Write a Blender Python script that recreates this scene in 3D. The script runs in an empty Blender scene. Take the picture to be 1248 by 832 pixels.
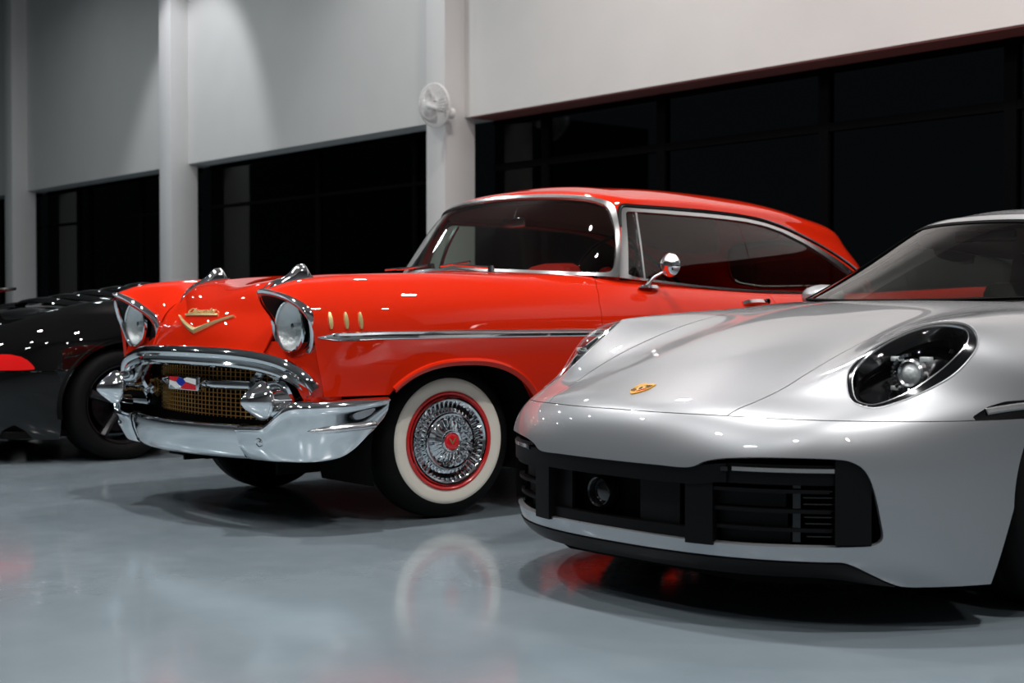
import bpy, bmesh, math, random
import numpy as np
from mathutils import Vector, Matrix
random.seed(7)
scene = bpy.context.scene
COL = scene.collection
PI = math.pi
R = math.radians

# ------------------------------------------------------------------ camera
TH = R(49.5); F_PX = 1720.0; PITCH = math.atan((416 - 380) / F_PX)
CAM = Vector((5.55, -3.71, 0.885))
fh = Vector((-math.sin(TH), math.cos(TH), 0))
rt = Vector((math.cos(TH), math.sin(TH), 0))
fw = fh * math.cos(PITCH) - Vector((0, 0, 1)) * math.sin(PITCH)
up = rt.cross(fw)
cd = bpy.data.cameras.new('camera'); cam = bpy.data.objects.new('camera', cd); COL.objects.link(cam)
cam.matrix_world = Matrix(((rt.x, up.x, -fw.x, CAM.x), (rt.y, up.y, -fw.y, CAM.y), (rt.z, up.z, -fw.z, CAM.z), (0, 0, 0, 1)))
cd.sensor_width = 36; cd.lens = F_PX / 1248 * 36
cd.clip_start = 0.05; cd.clip_end = 200
cd.dof.use_dof = True; cd.dof.focus_distance = 5.0; cd.dof.aperture_fstop = 4.0
scene.camera = cam

# ------------------------------------------------------------------ view, world
scene.view_settings.view_transform = 'Standard'
scene.view_settings.look = 'None'
scene.view_settings.gamma = 1.0
scene.view_settings.use_curve_mapping = False
scene.view_settings.exposure = 0.0
w = bpy.data.worlds.new('night'); scene.world = w; w.use_nodes = True
w.node_tree.nodes['Background'].inputs[0].default_value = (0.018, 0.022, 0.024, 1)
w.node_tree.nodes['Background'].inputs[1].default_value = 1.0

# ------------------------------------------------------------------ lights
def area(name, loc, target, sx, sy, power, col=(1, 1, 1), spread=180):
    ld = bpy.data.lights.new(name, 'AREA'); ld.shape = 'RECTANGLE'; ld.size = sx; ld.size_y = sy
    ld.energy = power; ld.color = col; ld.spread = R(spread)
    o = bpy.data.objects.new(name, ld); COL.objects.link(o); o.location = loc
    d = Vector(target) - Vector(loc)
    o.rotation_euler = d.to_track_quat('-Z', 'Y').to_euler()
    return o
def spot(name, loc, target, power, size=60, blend=0.6, col=(1, 1, 1), radius=0.05):
    ld = bpy.data.lights.new(name, 'SPOT'); ld.energy = power; ld.spot_size = R(size); ld.spot_blend = blend
    ld.color = col; ld.shadow_soft_size = radius
    o = bpy.data.objects.new(name, ld); COL.objects.link(o); o.location = loc
    d = Vector(target) - Vector(loc)
    o.rotation_euler = d.to_track_quat('-Z', 'Y').to_euler()
    return o
for _y, _p in ((3.3, 70), (-0.5, 205), (-4.9, 95)):
    for _x in (-14.5, -10.5, -6.5, -2.5, 1.5, 5.5):
        if _x == -6.5 and _y == -0.5: continue
        _yy = -1.9 if (_x == -2.5 and _y == -0.5) else _y
        area('ceiling_spot_lamp', (_x, _yy, 6.4), (_x, _yy, 0), 0.24, 0.24, _p * (0.18 if _x < -12 else 0.35 if _x < -8 else 0.6 if _x < -5 else 1),
             (0.86, 0.96, 1.0) if _x < -5 else (1.0, 0.965, 0.94), 150 if _y > 3 else 180)
area('tube_lamp', (3.6, -6.4, 5.6), (1.2, -0.5, 0.3), 0.7, 0.10, 40, (0.95, 0.98, 1.0))
area('tube_lamp', (7.9, -2.6, 5.2), (1.5, 0.0, 0.4), 0.10, 0.7, 40, (1.0, 0.96, 0.92))
spot('added_ceiling_fill', (-3.6, 2.6, 4.6), (-4.2, 3.2, 6.9), 380, 120, 0.9, (1.0, 0.96, 0.92), 0.1)  # added unseen fill: brightens the ceiling that the silver coupe's windshield reflects
for _x, _p, _s, _b, _c in ((-11.7, 330, 58, 0.45, (0.93, 0.96, 1.0)), (-7.4, 110, 66, 0.9, (0.97, 0.97, 0.98)), (-3.6, 150, 70, 0.9, (1.0, 0.90, 0.86)), (0.4, 170, 70, 0.9, (1.0, 0.90, 0.86))):
    spot('wall_wash_lamp', (_x + 0.7, 3.2, 6.5), (_x, 5.5, 2.9), _p, _s, _b, _c, 0.12)


# ------------------------------------------------------------------ materials
def mat(name, base, metal=0.0, rough=0.5, coat=0.0, coat_rough=0.03, spec=0.5, noise=None, emis=None, bump=None, sheen=0, trans=0, ior=1.5, aniso=None):
    m = bpy.data.materials.new(name); m.use_nodes = True
    nt = m.node_tree; b = nt.nodes['Principled BSDF']
    b.inputs['Base Color'].default_value = (*base, 1)
    b.inputs['Metallic'].default_value = metal
    b.inputs['Roughness'].default_value = rough
    b.inputs['Coat Weight'].default_value = coat
    b.inputs['Coat Roughness'].default_value = coat_rough
    b.inputs['Specular IOR Level'].default_value = spec
    b.inputs['Transmission Weight'].default_value = trans
    b.inputs['IOR'].default_value = ior
    if emis:
        b.inputs['Emission Color'].default_value = (*emis[0], 1); b.inputs['Emission Strength'].default_value = emis[1]
    if noise:
        sc, amt = noise
        tc = nt.nodes.new('ShaderNodeTexCoord'); n = nt.nodes.new('ShaderNodeTexNoise'); n.inputs['Scale'].default_value = sc
        n.inputs['Detail'].default_value = 6
        mr = nt.nodes.new('ShaderNodeMapRange'); mr.inputs[3].default_value = 1 - amt; mr.inputs[4].default_value = 1 + amt
        mx = nt.nodes.new('ShaderNodeMix'); mx.data_type = 'RGBA'; mx.blend_type = 'MULTIPLY'; mx.inputs[0].default_value = 1
        mx.inputs[6].default_value = (*base, 1)
        nt.links.new(tc.outputs['Object'], n.inputs['Vector']); nt.links.new(n.outputs[0], mr.inputs[0])
        nt.links.new(mr.outputs[0], mx.inputs[7]); nt.links.new(mx.outputs[2], b.inputs['Base Color'])
    if bump:
        sc, st = bump
        tc = nt.nodes.new('ShaderNodeTexCoord'); n = nt.nodes.new('ShaderNodeTexNoise'); n.inputs['Scale'].default_value = sc
        n.inputs['Detail'].default_value = 4
        bp = nt.nodes.new('ShaderNodeBump'); bp.inputs['Strength'].default_value = st; bp.inputs['Distance'].default_value = 0.01
        nt.links.new(tc.outputs['Object'], n.inputs['Vector']); nt.links.new(n.outputs[0], bp.inputs['Height'])
        nt.links.new(bp.outputs[0], b.inputs['Normal'])
    return m
def glassmat(name, tint, refl_ior=1.5, rough=0.0):
    m = bpy.data.materials.new(name); m.use_nodes = True
    nt = m.node_tree; nt.nodes.clear()
    out = nt.nodes.new('ShaderNodeOutputMaterial'); mix = nt.nodes.new('ShaderNodeMixShader')
    tr = nt.nodes.new('ShaderNodeBsdfTransparent'); tr.inputs[0].default_value = (*tint, 1)
    gl = nt.nodes.new('ShaderNodeBsdfGlossy'); gl.inputs['Roughness'].default_value = rough; gl.inputs[0].default_value = (1, 1, 1, 1)
    fr = nt.nodes.new('ShaderNodeFresnel'); geo = nt.nodes.new('ShaderNodeNewGeometry'); mr = nt.nodes.new('ShaderNodeMapRange')
    mr.inputs[3].default_value = refl_ior; mr.inputs[4].default_value = 1 / refl_ior     # same reflectance from both sides of the pane
    nt.links.new(geo.outputs['Backfacing'], mr.inputs[0]); nt.links.new(mr.outputs[0], fr.inputs[0])
    nt.links.new(fr.outputs[0], mix.inputs[0]); nt.links.new(tr.outputs[0], mix.inputs[1]); nt.links.new(gl.outputs[0], mix.inputs[2])
    nt.links.new(mix.outputs[0], out.inputs[0])
    return m
M = {}
M['red'] = mat('red_paint', (0.60, 0.020, 0.004), rough=0.5, coat=1.0, coat_rough=0.012, spec=0.0)
M['silver'] = mat('silver_paint', (0.375, 0.39, 0.41), metal=0.7, rough=0.42, coat=1.0, coat_rough=0.015, noise=(900, 0.05))
M['black_paint'] = mat('black_paint', (0.003, 0.003, 0.003), rough=0.5, coat=1.0, coat_rough=0.012, spec=0.0)
M['chrome'] = mat('chrome', (0.86, 0.88, 0.90), metal=1.0, rough=0.045)
M['satin'] = mat('satin_steel', (0.72, 0.73, 0.74), metal=1.0, rough=0.22)
M['gold'] = mat('gold_anodised', (0.90, 0.74, 0.34), metal=0.85, rough=0.3)
M['goldmesh'] = mat('gold_mesh', (0.80, 0.46, 0.14), metal=1.0, rough=0.3)
M['black'] = mat('black_plastic', (0.004, 0.004, 0.0045), rough=0.42, spec=0.15)
M['gloss_black'] = mat('gloss_black', (0.004, 0.004, 0.005), rough=0.12, coat=0.5)
M['void'] = mat('matte_black', (0.003, 0.003, 0.003), rough=0.9, spec=0.1)
M['rubber'] = mat('tyre_rubber', (0.005, 0.005, 0.005), rough=0.6, spec=0.1, bump=(60, 0.1))
M['whitewall'] = mat('whitewall_rubber', (0.78, 0.74, 0.65), rough=0.5)
M['rim_red'] = mat('red_rim_paint', (0.60, 0.012, 0.012), rough=0.25, coat=0.6)
M['tail_red'] = mat('red_lens', (0.75, 0.01, 0.01), rough=0.15, coat=1.0)
M['lens'] = mat('lamp_lens', (0.93, 0.95, 0.94), rough=0.30, coat=1, metal=0.25, bump=(30, 0.7))
M['glass'] = glassmat('tinted_glass', (0.55, 0.60, 0.56))
M['clear'] = glassmat('clear_glass', (0.92, 0.94, 0.95), 1.22)
M['dim_lens'] = mat('unlit_lamp_lens', (0.20, 0.205, 0.21), rough=0.12, coat=1, bump=(60, 0.4))
M['shop_glass'] = glassmat('window_glass', (0.30, 0.32, 0.33), 1.22)
M['red_vinyl'] = mat('red_vinyl', (0.62, 0.02, 0.012), rough=0.35, coat=0.3)
M['cream'] = mat('cream_vinyl', (0.72, 0.66, 0.52), rough=0.5)
M['headliner'] = mat('headliner', (0.26, 0.21, 0.17), rough=0.9, noise=(30, 0.1))
M['blue'] = mat('blue_enamel', (0.01, 0.03, 0.35), rough=0.2, coat=1)
M['redenamel'] = mat('red_enamel', (0.7, 0.01, 0.02), rough=0.2, coat=1)
M['white'] = mat('white_enamel', (0.85, 0.85, 0.85), rough=0.3, coat=0.5)
M['crest_gold'] = mat('crest_gold', (0.85, 0.42, 0.03), rough=0.3, metal=0.3, coat=1)
M['wheel_black'] = mat('black_alloy', (0.012, 0.012, 0.014), rough=0.25, metal=0.5)

# ------------------------------------------------------------------ object helpers
def link(name, me, material=None, parent=None):
    o = bpy.data.objects.new(name, me); COL.objects.link(o)
    if material is not None:
        for mm in (material if isinstance(material, (list, tuple)) else [material]): me.materials.append(mm)
    if parent is not None: o.parent = parent
    return o
def tag(o, label, cat, group=None):
    o['label'] = label; o['category'] = cat
    if group: o['group'] = group
    return o
def thing(name, label, cat, loc=(0, 0, 0), rz=0, group=None):
    o = bpy.data.objects.new(name, None); COL.objects.link(o); o.empty_display_size = 0.1
    o.location = loc; o.rotation_euler = (0, 0, rz)
    return tag(o, label, cat, group)
def mesh(name, V, F, material=None, parent=None, smooth=True, angle=None):
    me = bpy.data.meshes.new(name)
    me.from_pydata([tuple(map(float, v)) for v in V], [], [tuple(int(i) for i in f) for f in F]); me.validate()
    me.update()
    if smooth:
        me.shade_smooth()
        if angle is not None: me.set_sharp_from_angle(angle=R(angle))
    return link(name, me, material, parent)
class MB:
    def __init__(s): s.V = []; s.F = []
    def add(s, V, F):
        n = len(s.V); s.V += [tuple(map(float, v)) for v in V]; s.F += [tuple(int(i) + n for i in f) for f in F]; return s
    def box(s, lo, hi, bev=0.0):
        if bev > 0:
            bm = bmesh.new(); bmesh.ops.create_cube(bm, size=1)
            for v in bm.verts:
                v.co = Vector([(lo[k] + hi[k]) / 2 + v.co[k] * (hi[k] - lo[k]) for k in range(3)])
            bmesh.ops.bevel(bm, geom=bm.edges[:], offset=bev, segments=2, affect='EDGES', profile=0.5)
            bm.verts.index_update()
            s.add([v.co for v in bm.verts], [[v.index for v in f.verts] for f in bm.faces]); bm.free(); return s
        x0, y0, z0 = lo; x1, y1, z1 = hi
        V = [(x0, y0, z0), (x1, y0, z0), (x1, y1, z0), (x0, y1, z0), (x0, y0, z1), (x1, y0, z1), (x1, y1, z1), (x0, y1, z1)]
        return s.add(V, [(0, 3, 2, 1), (4, 5, 6, 7), (0, 1, 5, 4), (1, 2, 6, 5), (2, 3, 7, 6), (3, 0, 4, 7)])
    def tube(s, pts, r, n=8, closed=False, caps=True):
        P = [np.array(p, float) for p in pts]; m = len(P)
        rr = r if hasattr(r, '__len__') else [r] * m
        V = []; prev = None
        for i in range(m):
            a = P[(i - 1) % m] if (closed or i > 0) else P[i]; b = P[(i + 1) % m] if (closed or i < m - 1) else P[i]
            t = b - a; t = t / (np.linalg.norm(t) + 1e-12)
            if prev is None:
                h = np.array([0, 0, 1.0]) if abs(t[2]) < .9 else np.array([1.0, 0, 0]); x = np.cross(t, h)
            else: x = prev - t * (prev @ t)
            x /= np.linalg.norm(x) + 1e-12; prev = x; y = np.cross(t, x)
            for k in range(n):
                c = 2 * PI * k / n; V.append(P[i] + rr[i] * (math.cos(c) * x + math.sin(c) * y))
        F = []
        for i in range(m if closed else m - 1):
            j = (i + 1) % m
            for k in range(n):
                l = (k + 1) % n; F.append((i * n + k, i * n + l, j * n + l, j * n + k))
        if caps and not closed: F += [tuple(range(n))[::-1], tuple((m - 1) * n + k for k in range(n))]
        return s.add(V, F)
    def sweep(s, P, N, sec, closed=False, caps=True):
        """sweep 2-D section [(side, out)] along P with normals N"""
        P = np.array(P, float); N = np.array(N, float); m = len(P); V = []
        for i in range(m):
            a = P[(i - 1) % m] if (closed or i > 0) else P[i]; b = P[(i + 1) % m] if (closed or i < m - 1) else P[i]
            t = b - a; t /= np.linalg.norm(t) + 1e-12
            nn = N[i] - t * (N[i] @ t); nn /= np.linalg.norm(nn) + 1e-12; sd = np.cross(t, nn)
            ss = sec(i / (m - 1)) if callable(sec) else sec
            n = len(ss)
            for a_, b_ in ss: V.append(P[i] + sd * a_ + nn * b_)
        F = []
        for i in range(m if closed else m - 1):
            j = (i + 1) % m
            for k in range(n):
                l = (k + 1) % n; F.append((i * n + k, j * n + k, j * n + l, i * n + l))
        if caps and not closed: F += [tuple(range(n)), tuple((m - 1) * n + k for k in range(n))[::-1]]
        return s.add(V, F)
    def lathe(s, prof, n=64, axis='x', center=(0, 0, 0), a0=0, a1=2 * PI, closedprof=False):
        full = abs(a1 - a0 - 2 * PI) < 1e-6; m = n if full else n + 1; V = []; c = np.array(center)
        for i in range(m):
            t = a0 + (a1 - a0) * i / n; ct, st = math.cos(t), math.sin(t)
            for (r_, a_) in prof:
                if axis == 'x': V.append(c + (a_, r_ * ct, r_ * st))
                elif axis == 'y': V.append(c + (r_ * ct, a_, r_ * st))
                else: V.append(c + (r_ * ct, r_ * st, a_))
        k = len(prof); F = []
        for i in range(n):
            j = (i + 1) % m
            for q in range(k if closedprof else k - 1):
                q2 = (q + 1) % k; F.append((i * k + q, j * k + q, j * k + q2, i * k + q2))
        return s.add(V, F)
    def xform(s, mtx, i0=0):
        for i in range(i0, len(s.V)): s.V[i] = tuple(mtx @ Vector(s.V[i]))
        return s
    def build(s, name, material=None, parent=None, smooth=True, angle=35):
        o = mesh(name, s.V, s.F, material, parent, smooth, angle)
        bm = bmesh.new(); bm.from_mesh(o.data); bmesh.ops.remove_doubles(bm, verts=bm.verts, dist=1e-6)
        bmesh.ops.recalc_face_normals(bm, faces=bm.faces); bm.to_mesh(o.data); bm.free()
        if smooth and angle is not None: o.data.set_sharp_from_angle(angle=R(angle))
        return o

# ------------------------------------------------------------------ spline surfaces
def _solve(P, ax, it=6):
    C = P.copy()
    for _ in range(it):
        Cm = np.moveaxis(C, ax, 0); E = np.concatenate([2 * Cm[:1] - Cm[1:2], Cm, 2 * Cm[-1:] - Cm[-2:-1]])
        val = (E[:-2] + 4 * E[1:-1] + E[2:]) / 6
        C = C + (P - np.moveaxis(val, 0, ax))
    return C
def _basis(t, n):
    i = np.clip(np.floor(t).astype(int), 0, n - 2); f = t - i
    w_ = np.stack([(1 - f) ** 3, 3 * f ** 3 - 6 * f ** 2 + 4, -3 * f ** 3 + 3 * f ** 2 + 3 * f + 1, f ** 3], -1) / 6
    return i, w_
class Surf:
    def __init__(s, net, it=4):
        P = np.array(net, float); C = _solve(_solve(P, 0, it), 1, it)
        C = np.concatenate([2 * C[:1] - C[1:2], C, 2 * C[-1:] - C[-2:-1]], 0)
        s.C = np.concatenate([2 * C[:, :1] - C[:, 1:2], C, 2 * C[:, -1:] - C[:, -2:-1]], 1)
        s.R, s.Cn = P.shape[:2]
    def ev(s, u, v):
        u = np.atleast_1d(np.asarray(u, float)); v = np.atleast_1d(np.asarray(v, float))
        i, wu = _basis(np.clip(u, 0, s.Cn - 1), s.Cn); j, wv = _basis(np.clip(v, 0, s.R - 1), s.R)
        out = 0
        for a in range(4):
            for b in range(4): out = out + s.C[j + a, i + b] * (wv[:, a] * wu[:, b])[:, None]
        return out
    def nrm(s, u, v):
        u = np.atleast_1d(np.asarray(u, float)); v = np.atleast_1d(np.asarray(v, float)); h = 0.02
        du = s.ev(np.minimum(u + h, s.Cn - 1), v) - s.ev(np.maximum(u - h, 0), v)
        dv = s.ev(u, np.minimum(v + h, s.R - 1)) - s.ev(u, np.maximum(v - h, 0))
        n = np.cross(du, dv); return n / (np.linalg.norm(n, axis=1)[:, None] + 1e-12)
    def find(s, dims, vals, mask=None, uv0=None):
        """surface parameters where coordinates dims equal vals"""
        vals = np.array(vals, float)
        if uv0 is None:
            if not hasattr(s, '_g'):
                uu, vv = np.meshgrid(np.linspace(0, s.Cn - 1, 12 * s.Cn), np.linspace(0, s.R - 1, 12 * s.R)); s._g = (uu.ravel(), vv.ravel(), s.ev(uu.ravel(), vv.ravel()))
            uu, vv, G = s._g; d = ((G[:, dims] - vals) ** 2).sum(1)
            if mask is not None: d = np.where(mask(G), d, 1e9)
            k = d.argmin(); u, v = uu[k], vv[k]
        else: u, v = uv0
        for _ in range(8):
            p = s.ev(u, v)[0][dims]; e = vals - p; h = 1e-3
            pu = (s.ev(u + h, v)[0][dims] - s.ev(u - h, v)[0][dims]) / (2 * h); pv = (s.ev(u, v + h)[0][dims] - s.ev(u, v - h)[0][dims]) / (2 * h)
            J = np.stack([pu, pv], 1)
            try: dlt = np.linalg.lstsq(J, e, rcond=None)[0]
            except Exception: break
            dlt = np.clip(dlt, -.4, .4); u = float(np.clip(u + dlt[0], 0, s.Cn - 1)); v = float(np.clip(v + dlt[1], 0, s.R - 1))
        return u, v
    def curve(s, dims, pts, n=60, mask=None):
        """smooth curve through targets, on the surface: returns P, N"""
        uv = []
        for p in pts: uv.append(s.find(dims, p, mask))
        return s.uvcurve(uv, n)
    def uvcurve(s, uv, n=60, closed=False):
        q = spl(uv, n, closed); return s.ev(q[:, 0], q[:, 1]), s.nrm(q[:, 0], q[:, 1]) * s.sgn
    sgn = 1
def spl(pts, n=40, closed=False):
    """Catmull-Rom through points"""
    P = np.array(pts, float); m = len(P)
    if closed: Q = np.concatenate([P[-1:], P, P[:2]])
    else: Q = np.concatenate([2 * P[:1] - P[1:2], P, 2 * P[-1:] - P[-2:-1]])
    segs = m if closed else m - 1; out = []
    for t in np.linspace(0, segs, n, endpoint=not closed):
        i = min(int(t), segs - 1); f = t - i; a, b, c, d = Q[i], Q[i + 1], Q[i + 2], Q[i + 3]
        out.append(0.5 * (2 * b + (c - a) * f + (2 * a - 5 * b + 4 * c - d) * f * f + (3 * b - a - 3 * c + d) * f ** 3))
    return np.array(out)
def mirror_net(half):
    """half net: rows of (x>=0) columns starting at x=0 -> full width"""
    H = np.array(half, float); Mx = H[:, :0:-1].copy(); Mx[:, :, 0] *= -1
    return np.concatenate([Mx, H], 1)
class Sheet:
    def __init__(s, surf, nu, nv, u0=None, u1=None, v0=None, v1=None):
        if surf is None: return
        s.surf = surf
        u = np.linspace(0 if u0 is None else u0, surf.Cn - 1 if u1 is None else u1, nu)
        v = np.linspace(0 if v0 is None else v0, surf.R - 1 if v1 is None else v1, nv)
        uu, vv = np.meshgrid(u, v); s.UV = np.stack([uu.ravel(), vv.ravel()], 1); s.P = surf.ev(s.UV[:, 0], s.UV[:, 1])
        idx = np.arange(nu * nv).reshape(nv, nu)
        s.F = [tuple(q) for q in np.stack([idx[:-1, :-1], idx[:-1, 1:], idx[1:, 1:], idx[1:, :-1]], -1).reshape(-1, 4)]
    def clip(s, f):
        """keep where f(P,UV) > 0"""
        d = f(s.P, s.UV); P = list(s.P); UV = list(s.UV); cache = {}; F = []
        inside = d > 0
        def cut(a, b):
            k = (a, b) if a < b else (b, a)
            if k in cache: return cache[k]
            a_, b_ = k; t = d[a_] / (d[a_] - d[b_]); uv = s.UV[a_] * (1 - t) + s.UV[b_] * t
            UV.append(uv); P.append(s.P[a_] * (1 - t) + s.P[b_] * t); cache[k] = len(P) - 1; return cache[k]
        for fc in s.F:
            ins = [inside[i] for i in fc]
            if all(ins): F.append(fc); continue
            if not any(ins): continue
            out = []
            for k in range(len(fc)):
                a, b = fc[k], fc[(k + 1) % len(fc)]
                if inside[a]: out.append(a)
                if inside[a] != inside[b]: out.append(cut(a, b))
            if len(out) >= 3: F.append(tuple(out))
        r = Sheet(None, 0, 0); r.surf = s.surf; P = np.array(P); UV = np.array(UV)
        used = sorted({i for f_ in F for i in f_}); mp = {o: n for n, o in enumerate(used)}
        r.P = P[used] if used else P[:0]; r.UV = UV[used] if used else UV[:0]; r.F = [tuple(mp[i] for i in f_) for f_ in F]
        return r
    def normals(s): return s.surf.nrm(s.UV[:, 0], s.UV[:, 1]) * s.surf.sgn
    def build(s, name, material, parent=None, flange=0.0, offset=0.0):
        if len(s.F) == 0: print('EMPTY SHEET', name); return None
        N = s.normals(); P = s.P + N * offset; V = list(P); F = [f if s.surf.sgn > 0 else f[::-1] for f in s.F]; n0 = len(V); NN = list(N)
        if flange:
            cnt = {}
            for f in F:
                for k in range(len(f)):
                    a, b = f[k], f[(k + 1) % len(f)]; e = (min(a, b), max(a, b)); cnt.setdefault(e, []).append((a, b))
            mp = {}
            def dup(i):
                if i not in mp:
                    V.append(P[i]); V.append(P[i] - N[i] * flange); NN.append((0, 0, 0)); NN.append((0, 0, 0)); mp[i] = len(V) - 2
                return mp[i]
            for e, l in cnt.items():
                if len(l) == 1:
                    a, b = l[0]; A = dup(a); B = dup(b); F.append((B, A, A + 1, B + 1))
        me = bpy.data.meshes.new(name); me.from_pydata([tuple(map(float, v)) for v in V], [], [tuple(int(i) for i in f) for f in F]); me.update()
        me.shade_smooth()
        me.normals_split_custom_set_from_vertices([tuple(map(float, n)) for n in NN])
        return link(name, me, material, parent)
    def bounds(s):
        """boundary loops as lists of (P,N)"""
        cnt = {}
        for f in s.F:
            for k in range(len(f)):
                a, b = f[k], f[(k + 1) % len(f)]; e = (min(a, b), max(a, b)); cnt[e] = cnt.get(e, 0) + 1
        nb = {}
        for (a, b), c in cnt.items():
            if c == 1: nb.setdefault(a, []).append(b); nb.setdefault(b, []).append(a)
        seen = set(); loops = []; N = s.normals()
        for st in nb:
            if st in seen: continue
            lp = [st]; seen.add(st); cur = st
            while True:
                nx = [q for q in nb[cur] if q not in seen]
                if not nx: break
                cur = nx[0]; seen.add(cur); lp.append(cur)
            loops.append((s.P[lp], N[lp]))
        return loops
def resample(P, N, step=0.012, closed=True):
    P = np.asarray(P); N = np.asarray(N)
    Q = np.concatenate([P, P[:1]]) if closed else P; NQ = np.concatenate([N, N[:1]]) if closed else N
    L = np.concatenate([[0], np.cumsum(np.linalg.norm(np.diff(Q, axis=0), axis=1))]); n = max(6, int(L[-1] / step))
    t = np.linspace(0, L[-1], n, endpoint=not closed)
    PP = np.stack([np.interp(t, L, Q[:, k]) for k in range(3)], 1); NN = np.stack([np.interp(t, L, NQ[:, k]) for k in range(3)], 1)
    return PP, NN
def sstep(a, b, x):
    t = np.clip((x - a) / (b - a), 0, 1); return t * t * (3 - 2 * t)
def inpoly(poly):
    """signed distance to a closed 2-D polygon, positive inside"""
    Q = np.array(poly, float)
    def f(X):
        X = np.asarray(X, float); d = np.full(len(X), 1e9); ins = np.zeros(len(X), bool); n = len(Q)
        for i in range(n):
            a = Q[i]; b = Q[(i + 1) % n]; ab = b - a; t = np.clip(((X - a) @ ab) / (ab @ ab + 1e-15), 0, 1)
            d = np.minimum(d, np.linalg.norm(X - a - t[:, None] * ab, axis=1))
            c = ((a[1] > X[:, 1]) != (b[1] > X[:, 1])) & (X[:, 0] < (b[0] - a[0]) * (X[:, 1] - a[1]) / (b[1] - a[1] + 1e-15) + a[0]); ins ^= c
        return np.where(ins, d, -d)
    return f
def text_mesh(txt, size, depth, name, material, parent, mtx, shear=0.0, font_scale=(1, 1, 1)):
    cu = bpy.data.curves.new('tmp_text', 'FONT'); cu.body = txt; cu.size = size; cu.extrude = depth; cu.align_x = 'CENTER'; cu.align_y = 'CENTER'; cu.shear = shear; cu.resolution_u = 3
    o = bpy.data.objects.new('tmp_text', cu); COL.objects.link(o)
    dg = bpy.context.evaluated_depsgraph_get(); me = bpy.data.meshes.new_from_object(o.evaluated_get(dg))
    bpy.data.objects.remove(o); me.name = name; me.transform(mtx); me.materials.clear()
    return link(name, me, material, parent)

# ------------------------------------------------------------------ room
def structure(o): o['kind'] = 'structure'; return o
X0, X1, Y0, Y1, ZC = -27.0, 9.0, -12.0, 5.46, 6.9
def floor_mat():
    m = mat('epoxy_floor', (0.205, 0.245, 0.27), rough=0.17, spec=0.5, coat=0.35, coat_rough=0.08)
    nt = m.node_tree; b = nt.nodes['Principled BSDF']; tc = nt.nodes.new('ShaderNodeTexCoord')
    n1 = nt.nodes.new('ShaderNodeTexNoise'); n1.inputs['Scale'].default_value = 1.6; n1.inputs['Detail'].default_value = 5
    n2 = nt.nodes.new('ShaderNodeTexNoise'); n2.inputs['Scale'].default_value = 9; n2.inputs['Detail'].default_value = 6
    cr = nt.nodes.new('ShaderNodeValToRGB'); cr.color_ramp.elements[0].position = .3; cr.color_ramp.elements[0].color = (0.185, 0.236, 0.268, 1)
    cr.color_ramp.elements[1].position = .7; cr.color_ramp.elements[1].color = (0.235, 0.287, 0.322, 1)
    mr = nt.nodes.new('ShaderNodeMapRange'); mr.inputs[1].default_value = .3; mr.inputs[2].default_value = .7; mr.inputs[3].default_value = .11; mr.inputs[4].default_value = .20
    nt.links.new(tc.outputs['Object'], n1.inputs['Vector']); nt.links.new(tc.outputs['Object'], n2.inputs['Vector'])
    nt.links.new(n1.outputs[0], cr.inputs[0]); nt.links.new(cr.outputs[0], b.inputs['Base Color'])
    nt.links.new(n2.outputs[0], mr.inputs[0]); nt.links.new(mr.outputs[0], b.inputs['Roughness'])
    bp = nt.nodes.new('ShaderNodeBump'); bp.inputs['Strength'].default_value = .03; bp.inputs['Distance'].default_value = .01
    nt.links.new(n2.outputs[0], bp.inputs['Height']); nt.links.new(bp.outputs[0], b.inputs['Normal'])
    return m
WALL = mat('painted_plaster', (0.60, 0.585, 0.57), rough=0.75, noise=(2.2, 0.05), bump=(18, 0.08))
WALL2 = mat('painted_steel', (0.68, 0.66, 0.65), rough=0.5, noise=(5, 0.03))
DARKW = mat('dark_grey_wall', (0.10, 0.105, 0.11), rough=0.8)
CEIL = mat('grey_ceiling', (0.30, 0.295, 0.29), rough=0.9)
FRAME = mat('dark_window_frame', (0.003, 0.003, 0.0035), rough=0.8, spec=0.0)
def box(name, lo, hi, m, st=True, parent=None, bev=0.0):
    b = MB(); b.box(lo, hi, bev); o = b.build(name, m, parent, smooth=bev > 0)
    if st: structure(o)
    return o
box('floor', (X0, Y0, -.2), (X1, 30, 0), floor_mat())
box('ceiling', (X0, Y0, ZC), (X1, Y1 + .5, ZC + .2), CEIL)
box('wall_back', (X0, Y1, 2.90), (X1, Y1 + .40, ZC), WALL)
box('wall_front', (X0, Y0 - .2, 0), (X1, Y0, ZC), DARKW)
box('wall_left', (X0 - .2, Y0, 0), (X0, 30, ZC), DARKW)
box('wall_right', (X1, Y0, 0), (X1 + .2, 30, ZC), DARKW)
cols = [(-17.95, -17.62), (-12.32, -11.98), (-6.26, -5.945)]
for i, (a, b_) in enumerate(cols):
    m = MB(); m.box((a, 5.20, 0), (b_, 5.60, ZC), .006)
    structure(m.build('trim_%d' % (i + 1), WALL2))
SOFFIT = mat('soffit_red_bounce', (0.16, 0.045, 0.038), rough=0.6)  # red light bounced off the hardtop is put into this colour
m = MB(); m.box((-5.86, 5.47, 2.885), (X1, 5.80, 2.90)); structure(m.build('trim_4', SOFFIT))
GY = 5.80
bays = [(X0, -17.95), (-17.62, -12.32), (-11.98, -6.26), (-5.86, X1)]
tn = 5
mull = {0: [-19.6, -21.5, -23.5], 1: [-16.35, -15.9, -14.1], 2: [-9.25, -7.25], 3: [-5.05, -3.45, -1.62, .05, 1.9, 3.7, 5.5, 7.3]}
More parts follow.
